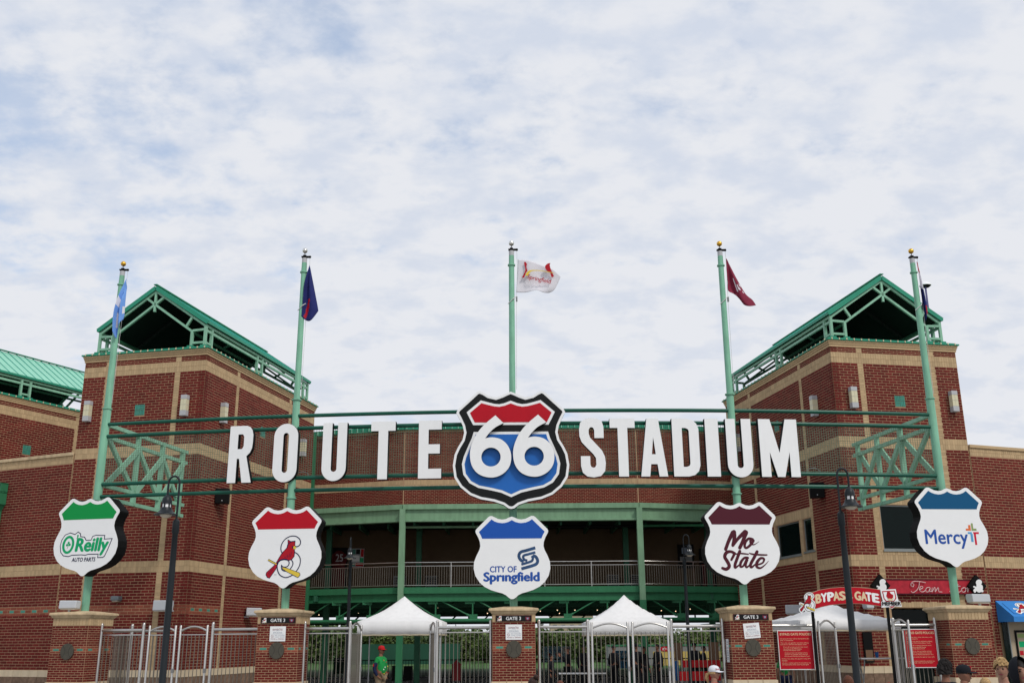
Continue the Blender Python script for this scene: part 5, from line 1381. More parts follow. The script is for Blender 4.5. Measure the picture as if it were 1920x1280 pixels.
def gate(label, x0, y0, x1, y1, top=2.44, arch=.13, mid=2.17):
    L_ = math.hypot(x1 - x0, y1 - y0); t = thing('gate_leaf', label, 'gate', (x0, y0, 0), math.atan2(y1 - y0, x1 - x0), GG)
    for u in (0, L_): MB().tube([(u, 0, .05), (u, 0, top - .02), (u, 0, top)], [.034, .034, .02], 12).build('stile', M['steel'], t, smooth=True)
    MB().tube([(L_ * k / 12, 0, top - .17 + arch * math.sin(math.pi * k / 12)) for k in range(13)], .028, 10).build('arched_rail', M['steel'], t, smooth=True)
    MB().box(.02, L_ - .02, -.012, .012, mid - .012, mid + .012).build('mid_rail', M['steel'], t); MB().box(.02, L_ - .02, -.012, .012, .10, .13).build('low_rail', M['steel'], t)
    n = max(2, int(L_ / .118)); me0 = None
    for k in range(1, n):
        if me0 is None: o = MB().box(-.0085, .0085, -.0085, .0085, .13, mid - .012).build('bar', M['bar'], t); me0 = o.data
        else: o = bpy.data.objects.new('bar', me0); COL.objects.link(o); o.parent = t
        o.location = (L_ * k / n, 0, 0)
    MB().box(L_ - .03, L_ + .03, -.05, .05, 1.10, 1.22).build('latch', M['grey'], t)
    return t
X_ = lambda px, Y=30.4: W(px, 1200, Y).x
# bay 1 (left)
fence('fence panel beside the leftmost pillar', X_(186, 31.4), X_(266, 31.2), (0, 1))
x = [X_(p, 31.05) for p in (275, 327, 337, 390)]
gate('arched gate leaf in the left bay, left of the big lamp post', x[0], yl(x[0]), x[1], yl(x[1])); gate('arched gate leaf in the left bay, right of the big lamp post', x[2], yl(x[2]), x[3], yl(x[3]))
fence('fence panel left of the red bird pillar', X_(399, 30.95), -6.70 - .6, (0,))
fence('second fence panel set back behind the left bay', X_(212, 33.5), X_(310, 33.5), (), 33.5, 33.4)
fence('short set back fence behind the leftmost fence panel', X_(205, 34.5), X_(246, 33.0), (1,), 34.8, 33.0)
# bay 2
fence('fence panel right of the red bird pillar', -6.08, X_(656), (0, 1))
gate('gate leaf swung open at left side of the first tent', X_(658, 30.5), 30.45, X_(676, 32.0), 32.1, arch=.2)
fence('fence panel left of the centre pillar', X_(821), -.66, (0, 1))
gate('gate leaf swung open at right side of the first tent', X_(807, 31.9), 31.9, X_(817, 30.5), 30.35, arch=.2)
# bay 3
fence('fence panel right of the centre pillar', .72, X_(1101), (0, 1))
x = [X_(p, 30.3) for p in (1109, 1176, 1185, 1251)]
gate('closed arched gate leaf under the left half of the second tent', x[0], yl(x[0]), x[1], yl(x[1])); gate('closed arched gate leaf under the right half of the second tent', x[2], yl(x[2]), x[3], yl(x[3]))
fence('fence panel left of the Mo State pillar', X_(1258, 30.3), 6.0, (0, 1))
# bay 4
fence('fence panel carrying the left policy sign', 7.32, X_(1529, 30.4), (1,))
gate('gate leaf swung inward beside the left policy sign', X_(1537, 30.5), 30.5, X_(1570, 31.6), 31.7, arch=.19)
gate('gate leaf swung outward in front of the right policy sign', X_(1673, 30.9), 30.9, X_(1704, 29.8), 29.7, arch=.19)
fence('fence panel left of the Mercy pillar', X_(1675, 30.8), X_(1757, 30.8), (0, 1))
# concourse black railing
t = thing('black_railing', 'low black railing across the concourse behind the gates', 'railing', (-12, 56, 0))
MB().box(0, 26, -.02, .02, 1.0, 1.05).build('top_rail', M['black'], t); MB().box(0, 26, -.02, .02, .12, .15).build('low_rail', M['black'], t)
o = MB().box(-.012, .012, -.012, .012, .15, 1.0).build('bar', M['black'], t); me0 = o.data
for k in range(1, 170):
    o = bpy.data.objects.new('bar', me0); COL.objects.link(o); o.parent = t; o.location = (k * .153, 0, 0)

# ================================================================ tents
def tent(label, cx_, cy_, hw, ze_, zp, val, rz=0, hd=None):
    t = thing('canopy_tent', label, 'canopy tent', (cx_, cy_, 0), rz, 'white pop up canopy tents'); hd = hd or hw
    n = 14; mb = MB()
    # roof surface: profile sags between peak and eave
    for i in range(n + 1):
        for j in range(n + 1):
            x = -1 + 2 * i / n; y = -1 + 2 * j / n; r = max(abs(x), abs(y)); prof = (1 - r) * .62 + (1 - r) ** 2 * .38
            dent = -.02 * (1 - abs(abs(x) - abs(y))) * 0
            edge = -.05 * (1 - min(abs(x), abs(y)) ** 2) * r * (1 - r) * 2
            wr = .012 * math.sin(7 * x + 3 * y) * math.sin(5 * y - 2 * x) * (1 - r)
            mb.v.append((x * hw, y * hd, ze_ + (zp - ze_) * prof + edge + wr))
    for i in range(n):
        for j in range(n):
            a = i * (n + 1) + j; mb.f.append((a, a + n + 1, a + n + 2, a + 1))
    mb.build('canopy', M['canvas'], t, smooth=True)
    vb = MB(); per = []
    K = 16
    for (ax, ay, bx_, by) in ((-1, -1, 1, -1), (1, -1, 1, 1), (1, 1, -1, 1), (-1, 1, -1, -1)):
        for k in range(K):
            q = k / K; per.append((ax + (bx_ - ax) * q, ay + (by - ay) * q))
    m_ = len(per)
    for lv, zz in enumerate((ze_, ze_ - val * .5, ze_ - val)):
        for k, (x, y) in enumerate(per):
            w_ = .012 * math.sin(k * 1.7) * lv; nx = 1 + (.0 + w_) / hw
            vb.v.append((x * hw * nx, y * hd * nx, zz + .004 * math.sin(k * 2.3) * lv))
    for lv in range(2):
        for k in range(m_): vb.f.append((lv * m_ + k, (lv + 1) * m_ + k, (lv + 1) * m_ + (k + 1) % m_, lv * m_ + (k + 1) % m_))
    vo = vb.build('valance', M['canvas'], t, smooth=True); so_ = vo.modifiers.new('th', 'SOLIDIFY'); so_.thickness = .006
    hb_ = MB()
    for k in range(m_): 
        a = vb.v[2 * m_ + k]; b = vb.v[2 * m_ + (k + 1) % m_]; hb_.bar(a, b, .012, .03)
    hb_.build('hem', M['canvastrim'], t)
    for sx in (-1, 1):
        for sy in (-1, 1):
            MB().box(sx * (hw - .05) - .02, sx * (hw - .05) + .02, sy * (hd - .05) - .02, sy * (hd - .05) + .02, .012, ze_ - .05).build('leg', M['boxgrey'], t)
    br = MB()
    for sy in (-1, 1): br.bar((-hw + .05, sy * (hd - .05), ze_ - val * .8), (hw - .05, sy * (hd - .05), ze_ - .08), .02); br.bar((hw - .05, sy * (hd - .05), ze_ - val * .8), (-hw + .05, sy * (hd - .05), ze_ - .08), .02)
    br.build('scissor_brace', M['boxgrey'], t)
tent('white canopy tent over the person in green, left of centre pillar', -4.20, 40.0, 1.55, 2.66, 3.62, .48)
tent('white canopy tent right of centre pillar over the closed gates', 4.25, 40.0, 1.55, 2.60, 3.62, .48)
tent('white canopy tent behind the bypass gate sign', 10.15, 33.7, 1.62, 2.50, 3.10, .32, R(8), 1.5)

# ================================================================ lamp posts
LG = 'black gooseneck lamp posts'
def lamp(label, x, y, sc, zt, side, rz, px_off):
    """zt top of the straight post; gooseneck reaches to 'side'"""
    t = thing('lamp_post', label, 'lamp post', (x, y, 0), rz, LG)
    MB().tube([(0, 0, 0), (0, 0, .1), (0, 0, .5), (0, 0, .6), (0, 0, zt * .78)], [.17 * sc, .17 * sc, .13 * sc, .085 * sc, .075 * sc], 16).build('base_shaft', M['lampblack'], t, smooth=True)
    MB().tube([(0, 0, zt * .78), (0, 0, zt - .28), (0, 0, zt - .26), (0, 0, zt - .04), (0, 0, zt)], [.073 * sc, .066 * sc, .085 * sc, .08 * sc, .03], 16).build('shaft', M['lampblack'], t, smooth=True)
    r = .131 * sc; d = side * r * 2
    pts = [(0, 0, zt - .1), (0, 0, zt + .86 * sc)] + [(d / 2 - d / 2 * math.cos(R(a)), 0, zt + .86 * sc + r * 1.3 * math.sin(R(a))) for a in range(15, 180, 15)] + [(d, 0, zt + .86 * sc), (d, 0, zt + .56 * sc)]
    MB().tube(pts, .026 * sc, 10).build('gooseneck', M['lampblack'], t, smooth=True)
    MB().tube([(0, 0, zt + .50 * sc), (d, 0, zt + .60 * sc)], .010 * sc, 6).build('tie_rod', M['lampblack'], t)
    b = zt + .56 * sc
    MB().tube([(d, 0, b + .02 * sc), (d, 0, b), (d, 0, b - .05 * sc), (d, 0, b - .13 * sc), (d, 0, b - .20 * sc)], [.03 * sc, .05 * sc, .10 * sc, .118 * sc, .12 * sc], 18).build('lamp_cap', M['lampblack'], t, smooth=True)
    MB().tube([(d, 0, b - .20 * sc), (d, 0, b - .285 * sc)], .10 * sc, 16).build('lantern_glass', M['white'], t, smooth=True)
    q = MB()
    for k in range(6): a = R(60 * k + 20); q.box(d + .102 * sc * math.cos(a) - .012, d + .102 * sc * math.cos(a) + .012, .102 * sc * math.sin(a) - .012, .102 * sc * math.sin(a) + .012, b - .285 * sc, b - .20 * sc)
    q.build('glass_bar', M['lampblack'], t)
    MB().tube([(d, 0, b - .285 * sc), (d, 0, b - .35 * sc), (d, 0, b - .42 * sc), (d, 0, b - .445 * sc), (d, 0, b - .465 * sc), (d, 0, b - .45 * sc)], [.125 * sc, .145 * sc, .20 * sc, .275 * sc, .28 * sc, .15 * sc], 24, caps=False).build('shade', M['lampblack'], t, smooth=True)
    MB().ball((d, 0, b - .44 * sc), .15 * sc, 16, (1, 1, .62)).build('bulb_globe', M['lampglass'], t, smooth=True)
lamp('nearest black lamp post on the left, gooseneck bending left', -6.46, 19.5, .80, 4.20, -1, R(3), 0)
lamp('nearest black lamp post on the right, gooseneck bending right', 6.29, 19.5, .80, 4.27, 1, R(0), 0)
lamp('far slim lamp post left of the centre pillar, seen end on', -5.70, 36, .76, 4.66, 1, R(-90), 0)
lamp('far slim lamp post between centre pillar and Mo State pillar', 5.98, 36, .76, 4.70, 1, R(-20), 0)

# ================================================================ people
def skinned(name, joints, edges, material, parent, sub=2):
    """continuous surface grown over a joint skeleton: joints {key: (x, y, z, r[, ry])}"""
    keys = list(joints); me = bpy.data.meshes.new(name)
    me.from_pydata([joints[k][:3] for k in keys], [(keys.index(a), keys.index(b)) for a, b in edges], [])
    o = bpy.data.objects.new(name, me); TS.collection.objects.link(o)
    md = o.modifiers.new('skin', 'SKIN'); md.use_smooth_shade = True
    for i, k in enumerate(keys):
        j = joints[k]; me.skin_vertices[0].data[i].radius = (j[3], j[4] if len(j) > 4 else j[3])
    me.skin_vertices[0].data[0].use_root = True
    ss = o.modifiers.new('sub', 'SUBSURF'); ss.levels = sub; ss.render_levels = sub
    TVL.update(); TDG = TVL.depsgraph
    m2 = bpy.data.meshes.new_from_object(o.evaluated_get(TDG)); m2.name = name
    bpy.data.objects.remove(o); bpy.data.meshes.remove(me)
    m2.materials.clear(); m2.materials.append(material)
    for p in m2.polygons: p.use_smooth = True
    o = bpy.data.objects.new(name, m2); COL.objects.link(o); o.parent = parent
    return o
def head_mb(c, s=1.0):
    """head facing -y: skull, jaw, nose, ears as one surface"""
    mb = MB(); n, k = 22, 16
    for i in range(k + 1):
        t = math.pi * i / k
        for j in range(n):
            a = 2 * math.pi * j / n; x = math.sin(t) * math.cos(a); y = math.sin(t) * math.sin(a); z = math.cos(t)
            jaw = max(0, -z); fx_ = 1 - .30 * jaw; front = max(0, -y)
            px = .074 * x * fx_; py = .094 * y * (1 - .12 * jaw) - .012 * jaw; pz = .118 * z
            nose = math.exp(-((x / .18) ** 2 + ((z + .12) / .22) ** 2)) * (front > .5); py -= .022 * nose
            eye = math.exp(-(((abs(x) - .38) / .17) ** 2 + ((z - .06) / .12) ** 2)) * (front > .3); py += .010 * eye
            ear = math.exp(-(((abs(x) - 1) / .12) ** 2 + ((z + .05) / .2) ** 2 + ((y - .1) / .2) ** 2)); px += math.copysign(.016 * ear, x)
            chin = math.exp(-((x / .35) ** 2 + ((z + .86) / .18) ** 2)) * (front > .1); py -= .012 * chin
            mb.v.append((c[0] + px * s, c[1] + py * s, c[2] + pz * s))
    for i in range(k):
        for j in range(n):
            j2 = (j + 1) % n; mb.f.append((i * n + j, (i + 1) * n + j, (i + 1) * n + j2, i * n + j2))
    return mb
def person(label, x, y, h, rz, skin='skin', top='blackcloth', legs='navycloth', hair='brownhair', hairstyle='short', cap=None, sleeve='short', arms='down', glasses=False, belly=0.0, seat=False, group=None, lean=0, nod=0):
    t = thing('person', label, 'person', (x, y, .012), rz, group); k = h / 1.75
    S = lambda *a: tuple(q * k for q in a)
    hz = 1.625
    J = dict(pelvis=S(0, 0, .95, .13, .10), waist=S(0, -belly * .3, 1.10, .125 + belly * .5, .10 + belly), chest=S(0, 0, 1.30, .15, .11), neckb=S(0, .01, 1.43, .075, .07), neck=S(0, 0, 1.50, .055, .055), headb=S(0, -.005, 1.56, .062, .07))
    E_ = [('pelvis', 'waist'), ('waist', 'chest'), ('chest', 'neckb'), ('neckb', 'neck'), ('neck', 'headb')]
    for s, n in ((-1, 'l'), (1, 'r')):
        J['hip' + n] = S(s * .09, 0, .90, .10, .10); J['knee' + n] = S(s * .10, -.01, .50, .062, .065); J['ank' + n] = S(s * .105, .02, .10, .042, .045); J['toe' + n] = S(s * .12, -.13, .04, .038, .03)
        if arms == 'down': el, wr, ha = (s * .25, .03, 1.10), (s * .24, -.06, .86), (s * .235, -.09, .77)
        elif arms == 'back': el, wr, ha = (s * .26, .06, 1.12), (s * .20, -.04, .90), (s * .16, -.10, .86)
        else: el, wr, ha = (s * .24, -.10, 1.18), (s * .14, -.30, 1.36), (s * .08, -.34, 1.44)
        J['sh' + n] = S(s * .17, 0, 1.385, .062, .06); J['el' + n] = S(*el, .042, .042); J['wr' + n] = S(*wr, .028, .03); J['ha' + n] = S(*ha, .034, .022)
        E_ += [('pelvis', 'hip' + n), ('hip' + n, 'knee' + n), ('knee' + n, 'ank' + n), ('ank' + n, 'toe' + n), ('chest', 'sh' + n), ('sh' + n, 'el' + n), ('el' + n, 'wr' + n), ('wr' + n, 'ha' + n)]
        hv = V(ha) - V(wr); hv.normalize(); side = V((0, 1, 0)) if arms != 'up' else V((1, 0, 0))
        for q in range(4):
            b = V(ha) + side * (-.022 + .0145 * q); ln = (.062, .072, .068, .054)[q]
            J['f%d' % q + n] = S(*(b + hv * ln * .5), .009, .009); J['g%d' % q + n] = S(*(b + hv * ln + V((-s * .012, 0, 0))), .0075, .0075)
            E_ += [('ha' + n, 'f%d' % q + n), ('f%d' % q + n, 'g%d' % q + n)]
        J['th' + n] = S(*(V(wr) * .4 + V(ha) * .6 + V((-s * .01, -.035, 0))), .010, .010); J['tt' + n] = S(*(V(ha) + V((-s * .015, -.045, -.005))), .009, .009); E_ += [('wr' + n, 'th' + n), ('th' + n, 'tt' + n)]
    body = skinned('body', J, E_, M[skin], t, 1)
    hm = head_mb(S(0, -.012, hz), k).build('head', M[skin], t, smooth=True)
    hc = V(S(0, -.012, hz))
    # shirt
    g = .016
    def gk(keys, extra, ee, nm, mt_):
        JJ = {q: tuple(J[q][:3]) + (J[q][3] + extra * k, (J[q][4] if len(J[q]) > 4 else J[q][3]) + extra * k) for q in keys}
        return JJ
    ks = ['chest', 'waist', 'shl', 'shr', 'ell', 'elr']; JJ = gk(ks, g, None, None, None)
    JJ['hem'] = S(0, -belly * .2, .90, .165 + belly * .3, .135 + belly * .6); JJ['col'] = S(0, .01, 1.455, .085, .078)
    ee = [('chest', 'waist'), ('waist', 'hem'), ('chest', 'col'), ('chest', 'shl'), ('chest', 'shr')]
    if sleeve == 'short':
        for n in 'lr':
            a, b = V(J['sh' + n][:3]), V(J['el' + n][:3]); JJ['el' + n] = (*(a + (b - a) * .75), .066 * k, .066 * k); ee.append(('sh' + n, 'el' + n))
    else:
        for n in 'lr':
            JJ['wr' + n] = tuple(J['wr' + n][:3]) + (.045 * k, .045 * k); JJ['el' + n] = tuple(J['el' + n][:3]) + (.06 * k, .06 * k); ee += [('sh' + n, 'el' + n), ('el' + n, 'wr' + n)]
    skinned('shirt', JJ, ee, M[top], t, 1)
    if sleeve == 'navy': pass
    ks = ['pelvis', 'hipl', 'hipr', 'kneel', 'kneer', 'ankl', 'ankr']; JJ = gk(ks, .018, None, None, None)
    skinned('trousers', JJ, [('pelvis', 'hipl'), ('pelvis', 'hipr'), ('hipl', 'kneel'), ('hipr', 'kneer'), ('kneel', 'ankl'), ('kneer', 'ankr')], M[legs], t, 1)
    q = MB()
    for s in (-1, 1):
        c0 = V(S(s * .115, -.05, .045)); q.ball(c0, .055 * k, 10, (1, 2.3, .9))
    q.build('shoes', M['blackcloth'], t, smooth=True)
    # eyes, mouth
    q = MB()
    for s in (-1, 1): q.ball(hc + V(S(s * .030, -.082, .010)), .0105 * k, 8)
    q.build('eyes', M['darkhair'], hm, smooth=True)
    q = MB(); q.bar(hc + V(S(-.022, -.0935, -.057)), hc + V(S(.022, -.0935, -.057)), .008 * k); q.build('mouth', M['redflag'] if False else M['maroonflag'], hm)
    q = MB()
    for s in (-1, 1): q.bar(hc + V(S(s * .046, -.083, .030)), hc + V(S(s * .016, -.092, .032)), .006 * k)
    q.build('eyebrows', M[hair], hm)
    # hair: thousands of short strands as small tufts over the scalp
    rnd = random.Random(int(x * 100) + 7)
    if hair and hairstyle != 'none':
        hbm = MB(); nn, kk = 20, 12; puff = {'short': 1.07, 'curly': 1.22, 'long': 1.10, 'bun': 1.08, 'afro': 1.30, 'pony': 1.07}[hairstyle]
        lim = {'short': .10, 'curly': .0, 'long': -.75, 'bun': -.2, 'afro': -.4, 'pony': -.1}[hairstyle]
        for i in range(kk + 1):
            tt = math.pi * i / kk * .70
            for j in range(nn):
                a = 2 * math.pi * j / nn; xx = math.sin(tt) * math.cos(a); yy = math.sin(tt) * math.sin(a); zz = math.cos(tt)
                face = max(0.0, -yy); low = -1 + 0
                zz2 = zz
                if face > .35: zz2 = max(zz, .42 + .1 * math.cos(3 * a))
                elif zz < lim: zz2 = lim
                rr_ = puff * (1 + rnd.uniform(-.03, .03) * (3 if hairstyle in ('curly', 'afro') else 1))
                f2 = math.sqrt(max(0, 1 - zz2 * zz2)) / max(1e-3, math.sqrt(xx * xx + yy * yy)) if zz2 != zz and (xx or yy) else 1
                hbm.v.append(tuple(hc + V(S(.078 * xx * rr_ * f2, .098 * yy * rr_ * f2 + .006, .120 * zz2 * rr_))))
        for i in range(kk):
            for j in range(nn):
                j2 = (j + 1) % nn; hbm.f.append((i * nn + j, (i + 1) * nn + j, (i + 1) * nn + j2, i * nn + j2))
        if hairstyle in ('curly', 'afro'):
            for _ in range(170):
                a = rnd.uniform(0, 6.28); tt = rnd.uniform(0, 1.45); d = V((math.sin(tt) * math.cos(a) * .083, math.sin(tt) * math.sin(a) * .10, math.cos(tt) * .125)) * (puff * .95)
                if d.y < -.06 and d.z < .05: continue
                hbm.ball(hc + d * k, rnd.uniform(.010, .020) * k, 6)
        if hairstyle == 'bun': hbm.ball(hc + V(S(-.06, .04, .135)), .045 * k, 12)
        if hairstyle == 'pony': hbm.tube([hc + V(S(0, .09, .0)), hc + V(S(.0, .135, -.02)), hc + V(S(0, .15, -.09)), hc + V(S(0, .13, -.17))], [.02 * k, .035 * k, .035 * k, .012 * k], 10)
        if hairstyle == 'long': hbm.tube([hc + V(S(0, .04, -.02)), hc + V(S(0, .07, -.12)), hc + V(S(0, .08, -.24))], [.085 * k, .09 * k, .07 * k], 12)
        hbm.build('hair', M[hair], t, smooth=hairstyle not in ('curly', 'afro'))
    if cap:
        cb = MB(); prof = [(.094, .028), (.099, .045), (.096, .085), (.078, .118), (.045, .136), (.001, .142)]; n = 20; o_ = len(cb.v)
        for r_, z_ in prof:
            for j in range(n):
                a = 2 * math.pi * j / n; cb.v.append(tuple(hc + V(S(r_ * .90 * math.cos(a), r_ * 1.06 * math.sin(a) + .004, z_))))
        for i in range(len(prof) - 1):
            for j in range(n): j2 = (j + 1) % n; cb.f.append((i * n + j, i * n + j2, (i + 1) * n + j2, (i + 1) * n + j))
        co = cb.build('cap', M[cap], t, smooth=True)
        br = MB(); m2 = 10
        for lay, dz in ((0, .0), (1, -.006)):
            for i in range(m2 + 1):
                a = math.pi * (1 + i / m2)
                br.v.append(tuple(hc + V(S(.084 * math.cos(a), .094 * math.sin(a) + .004, .040 + dz)))); br.v.append(tuple(hc + V(S(.076 * math.cos(a), -.10 + .085 * math.sin(a), .022 + .010 * (1 - abs(math.cos(a))) * 1 + dz))))
            o_ = lay * (m2 + 1) * 2
            for i in range(m2): br.f.append((o_ + 2 * i, o_ + 2 * i + 1, o_ + 2 * i + 3, o_ + 2 * i + 2))
        br.build('cap_brim', M[cap], co, smooth=True)
        MB().ball(hc + V(S(0, 0, .143)), .008 * k, 6).build('cap_button', M[cap], co)
    if glasses:
        gl = MB()
        for s in (-1, 1): gl.ball(hc + V(S(s * .031, -.097, .008)), .024 * k, 10, (1, .25, .75)); gl.bar(hc + V(S(s * .055, -.09, .012)), hc + V(S(s * .078, .0, .012)), .005 * k)
        gl.bar(hc + V(S(-.01, -.105, .012)), hc + V(S(.01, -.105, .012)), .005 * k); gl.build('sunglasses', M['black'], t, smooth=True)
    return t, hc, k
# guard in green with sleeves of navy
t, hc, k = person('person in red cap, sunglasses and green patterned shirt under the left tent', -4.02, 31.9, 1.80, R(62), skin='skin2', top='shirtgreen', legs='khaki', hair='darkhair', cap='redcap', glasses=True, belly=.07, arms='back')
S = lambda *a: tuple(q * k for q in a)
for s in (-1, 1):
    JJ = {'a': S(s * .20, .0, 1.33, .068, .068), 'b': S(s * .255, .06, 1.13, .062, .062), 'c': S(s * .205, -.035, .91, .046, .046)}
    skinned('sleeve', JJ, [('a', 'b'), ('b', 'c')], M['navycloth'], t, 1)
    plate('sleeve_patch', [(-.03, -.04), (.03, -.04), (.03, .04), (-.03, .04)], 0, M['birdred'], t).location = S(s * .31, .03, 1.22)
for (a, z, c) in ((-.10, 1.35, 'orange'), (.02, 1.30, 'red'), (-.06, 1.16, 'white'), (-.12, 1.10, 'white'), (.08, 1.18, 'yellow'), (.0, 1.02, 'orange'), (-.1, .98, 'yellow'), (.1, 1.0, 'red')):
    MB().ball(V(S(a, -.178 - (1.35 - z) * .12 if z > 1.1 else -.20, z)), .026, 6, (1, .4, .8)).build('shirt_print', M[c], t)
# heads and shoulders along the lower edge
t, hc, k = person('person in white cap with red letters and ponytail facing right', 3.20, 17, 1.50, R(68), hair='blondhair', hairstyle='pony', cap='whitecap', glasses=True, top='redcloth', legs='navycloth')
lt = text('lettering', 'WIN', (-.035, .035, -.014, .014), 0, M['red'], t, bold=.03); lt.location = hc + V((-.06, -.072, .075)) * k; lt.rotation_euler = (R(-25), 0, R(-42))
person('person with dark brown hair in a bun seen from behind', .26, 15, 1.41, R(180), hair='brownhair', hairstyle='bun', top='gcloth')
person('person with light brown hair seen from behind, right of the bun', .66, 15.2, 1.36, R(175), hair='redhair', hairstyle='short', top='gcloth')
person('person with auburn hair just above the lower edge beside the right lamp post', 4.40, 14.0, 1.44, R(180), hair='redhair', hairstyle='long', top='gcloth')
person('person in red cap barely showing beside the right lamp post base', 4.30, 12.2, 1.40, R(170), hair='brownhair', hairstyle='short', cap='redcap', top='redcloth')
t, hc, k = person('person in black cap and glasses facing right in front of the Mercy pillar', 5.88, 13.9, 1.56, R(75), skin='skin2', hair='darkhair', cap='blackcloth', glasses=True, top='whitecap')
MB().ball(hc + V((.01, -.1, .09)) * k, .02, 8, (1, .5, 1.2)).build('cap_emblem', M['birdred'], t)
person('person with bushy black hair behind the black cap', 5.93, 14.6, 1.60, R(120), skin='skin2', hair='darkhair', hairstyle='afro', top='blackcloth')
person('person with balding blond hair low between black cap and curly haired child', 5.36, 12.1, 1.47, R(170), hair='blondhair', hairstyle='short', top='whitecap')
person('person with curly blond hair and white shirt looking left', 5.94, 12.9, 1.65, R(-38), hair='blondhair', hairstyle='curly', top='whitecap')
t, hc, k = person('person in a black hooded top at the lower right corner', 5.24, 11, 1.68, R(-5), skin='skin', hair='darkhair', hairstyle='short', top='blackcloth', sleeve='long')
# hood: shell open at the face
hb2 = MB(); nn, kk = 22, 14
for lay, sc_ in ((0, 1.24), (1, 1.18)):
    for i in range(kk + 1):
        tt = math.pi * (.0 + .93 * i / kk)
        for j in range(nn + 1):
            a = R(-58) + R(296) * j / nn      # opening toward -y
            xx = math.sin(tt) * math.cos(a); yy = math.sin(tt) * math.sin(a)
            drop = max(0, i / kk - .6) * .09
            hb2.v.append(tuple(hc + V((.088 * xx * sc_ * (1 + drop * 3), .11 * yy * sc_ + .006, .128 * math.cos(tt) * sc_ + .008)) * k))
for lay in range(2):
    o_ = lay * (kk + 1) * (nn + 1)
    for i in range(kk):
        for j in range(nn): q = o_ + i * (nn + 1) + j; hb2.f.append((q, q + nn + 1, q + nn + 2, q + 1))
hb2.build('hood', M['blackcloth'], t, smooth=True)
# figures under the deck, clothed in black to stand for the shade there
GS = 'people standing in shade behind the fence'
for i, (px, Y, h, rz, arm, lab) in enumerate(((1033, 41, 1.42, 60, 'down', 'short dark figure seated low behind the fence, right of the centre pillar'), (1064, 41.5, 1.72, 250, 'up', 'dark figure holding up a phone behind the fence in front of the blue billboard'), (1094, 42, 1.76, 20, 'down', 'dark figure right of the phone holder behind the fence'),
        (1150, 43, 1.75, 130, 'down', 'dark figure beneath left half of the second tent'), (1193, 43, 1.8, 200, 'down', 'dark figure with cap beneath the middle of the second tent'), (1206, 42, 1.7, 40, 'down', 'dark figure close to the green column beneath the second tent'),
        (1232, 43.5, 1.78, 300, 'down', 'dark figure beneath right half of the second tent'), (1301, 44, 1.82, 180, 'down', 'dark tall figure standing at the red banner'), (1318, 44.5, 1.7, 90, 'down', 'dark figure near the right pillar behind the red banner'))):
    p = W(px, 1203, Y); person(lab, p.x, Y, h, R(rz), skin='skin2', top='blackcloth', legs='blackcloth', hair='darkhair', hairstyle='short', cap='blackcloth' if i in (4, 7) else None, arms=arm, sleeve='long', group=None)
person('person in green shirt half hidden behind the left policy sign', W(1470, 1203, 31.6).x, 31.7, 1.6, R(160), top='shirtgreen', legs='navycloth', hair='darkhair')

# ================================================================ things behind the gates
def boxthing(name, label, cat, px0, px1, py0, py1, Y, m_, depth=.4, part='panel', grp=None, ground=True):
    a, b = W(px0, py0, Y), W(px1, py1, Y); t = thing(name, label, cat, ((a.x + b.x) / 2, Y, .012), 0, grp)
    w = (b.x - a.x) / 2; z1 = a.z - .012; z0 = max(0, b.z - .012)
    MB().box(-w, w, 0, depth, z0, z1).build(part, M[m_] if isinstance(m_, str) else m_, t)
    if z0 > .06:
        for s in (-1, 1): MB().box(s * (w - .06) - .03, s * (w - .06) + .03, depth / 2 - .03, depth / 2 + .03, 0, z0).build('leg', M['grey'], t)
    return t, w, z0, z1
t, w, z0, z1 = boxthing('billboard', 'pale blue billboard with red writing seen through the fence right of centre', 'billboard', 1017, 1071, 1211, 1241, 75, 'billboard', .15)
text('lettering', 'CARDINALS FANS', (-w * .8, w * .3, z1 - .34, z1 - .2), -.01, M['textblue'], t, bold=.02); text('lettering', 'CHOOSE', (-w * .7, -w * .15, z1 - .55, z1 - .41), -.01, M['textblue'], t, bold=.02); text('lettering', 'COKE', (-w * .05, w * .4, z1 - .56, z1 - .40), -.01, M['birdred'], t, bold=.03)
MB().box(w * .35, w * .98, -.015, -.005, z1 - .45, z1 - .05).build('picture', M['white'], t); 
for a in (-.5, 0.0): plate('bird_picture', [(a, z0 + .3), (a + .06, z0 + .5), (a - .04, z0 + .65), (a - .12, z0 + .6), (a - .05, z0 + .45)], -.012, M['birdred'], t)
t, w, z0, z1 = boxthing('billboard', "blue billboard reading YOU'RE under the second tent", 'billboard', 1150, 1196, 1219, 1252, 74, 'skyblue', .15)
text('lettering', "YOU'RE", (-w * .95, w * .2, z1 - .40, z1 - .15), -.01, M['white'], t, bold=.03); text('lettering', 'NG', (-w * .4, w * .1, z1 - .72, z1 - .48), -.01, M['white'], t, bold=.03)
t, w, z0, z1 = boxthing('outfield_shed', 'low grey and yellow shed with red oval badge behind the second tent', 'shed', 1140, 1352, 1211, 1246, 86, 'grey', 2.0, 'wall')
MB().box(-w, w, -.05, 2.05, z1, z1 + .12).build('roof', M['deckgreen'], t); MB().box(-w * .2, w, -.03, -.005, z0, z1 - .42).build('yellow_panel', M['ywall'], t)
ov = [(w * .02 + .42 * math.cos(R(a * 20)), z1 - .22 + .2 * math.sin(R(a * 20))) for a in range(18)]; plate('oval_badge', ov, -.06, M['red'], t); text('lettering', '2/12', (w * .02 - .25, w * .02 + .25, z1 - .3, z1 - .14), -.07, M['white'], t, bold=.03)
boxthing('outfield_wall', 'dark green outfield wall behind the person in green', 'wall', 655, 862, 1207, 1244, 90, 'fieldwall', .4)
boxthing('cardboard_panel', 'brown cardboard panel above blue board right of the second tent', 'panel', 1264, 1281, 1204, 1237, 44, 'card', .06)
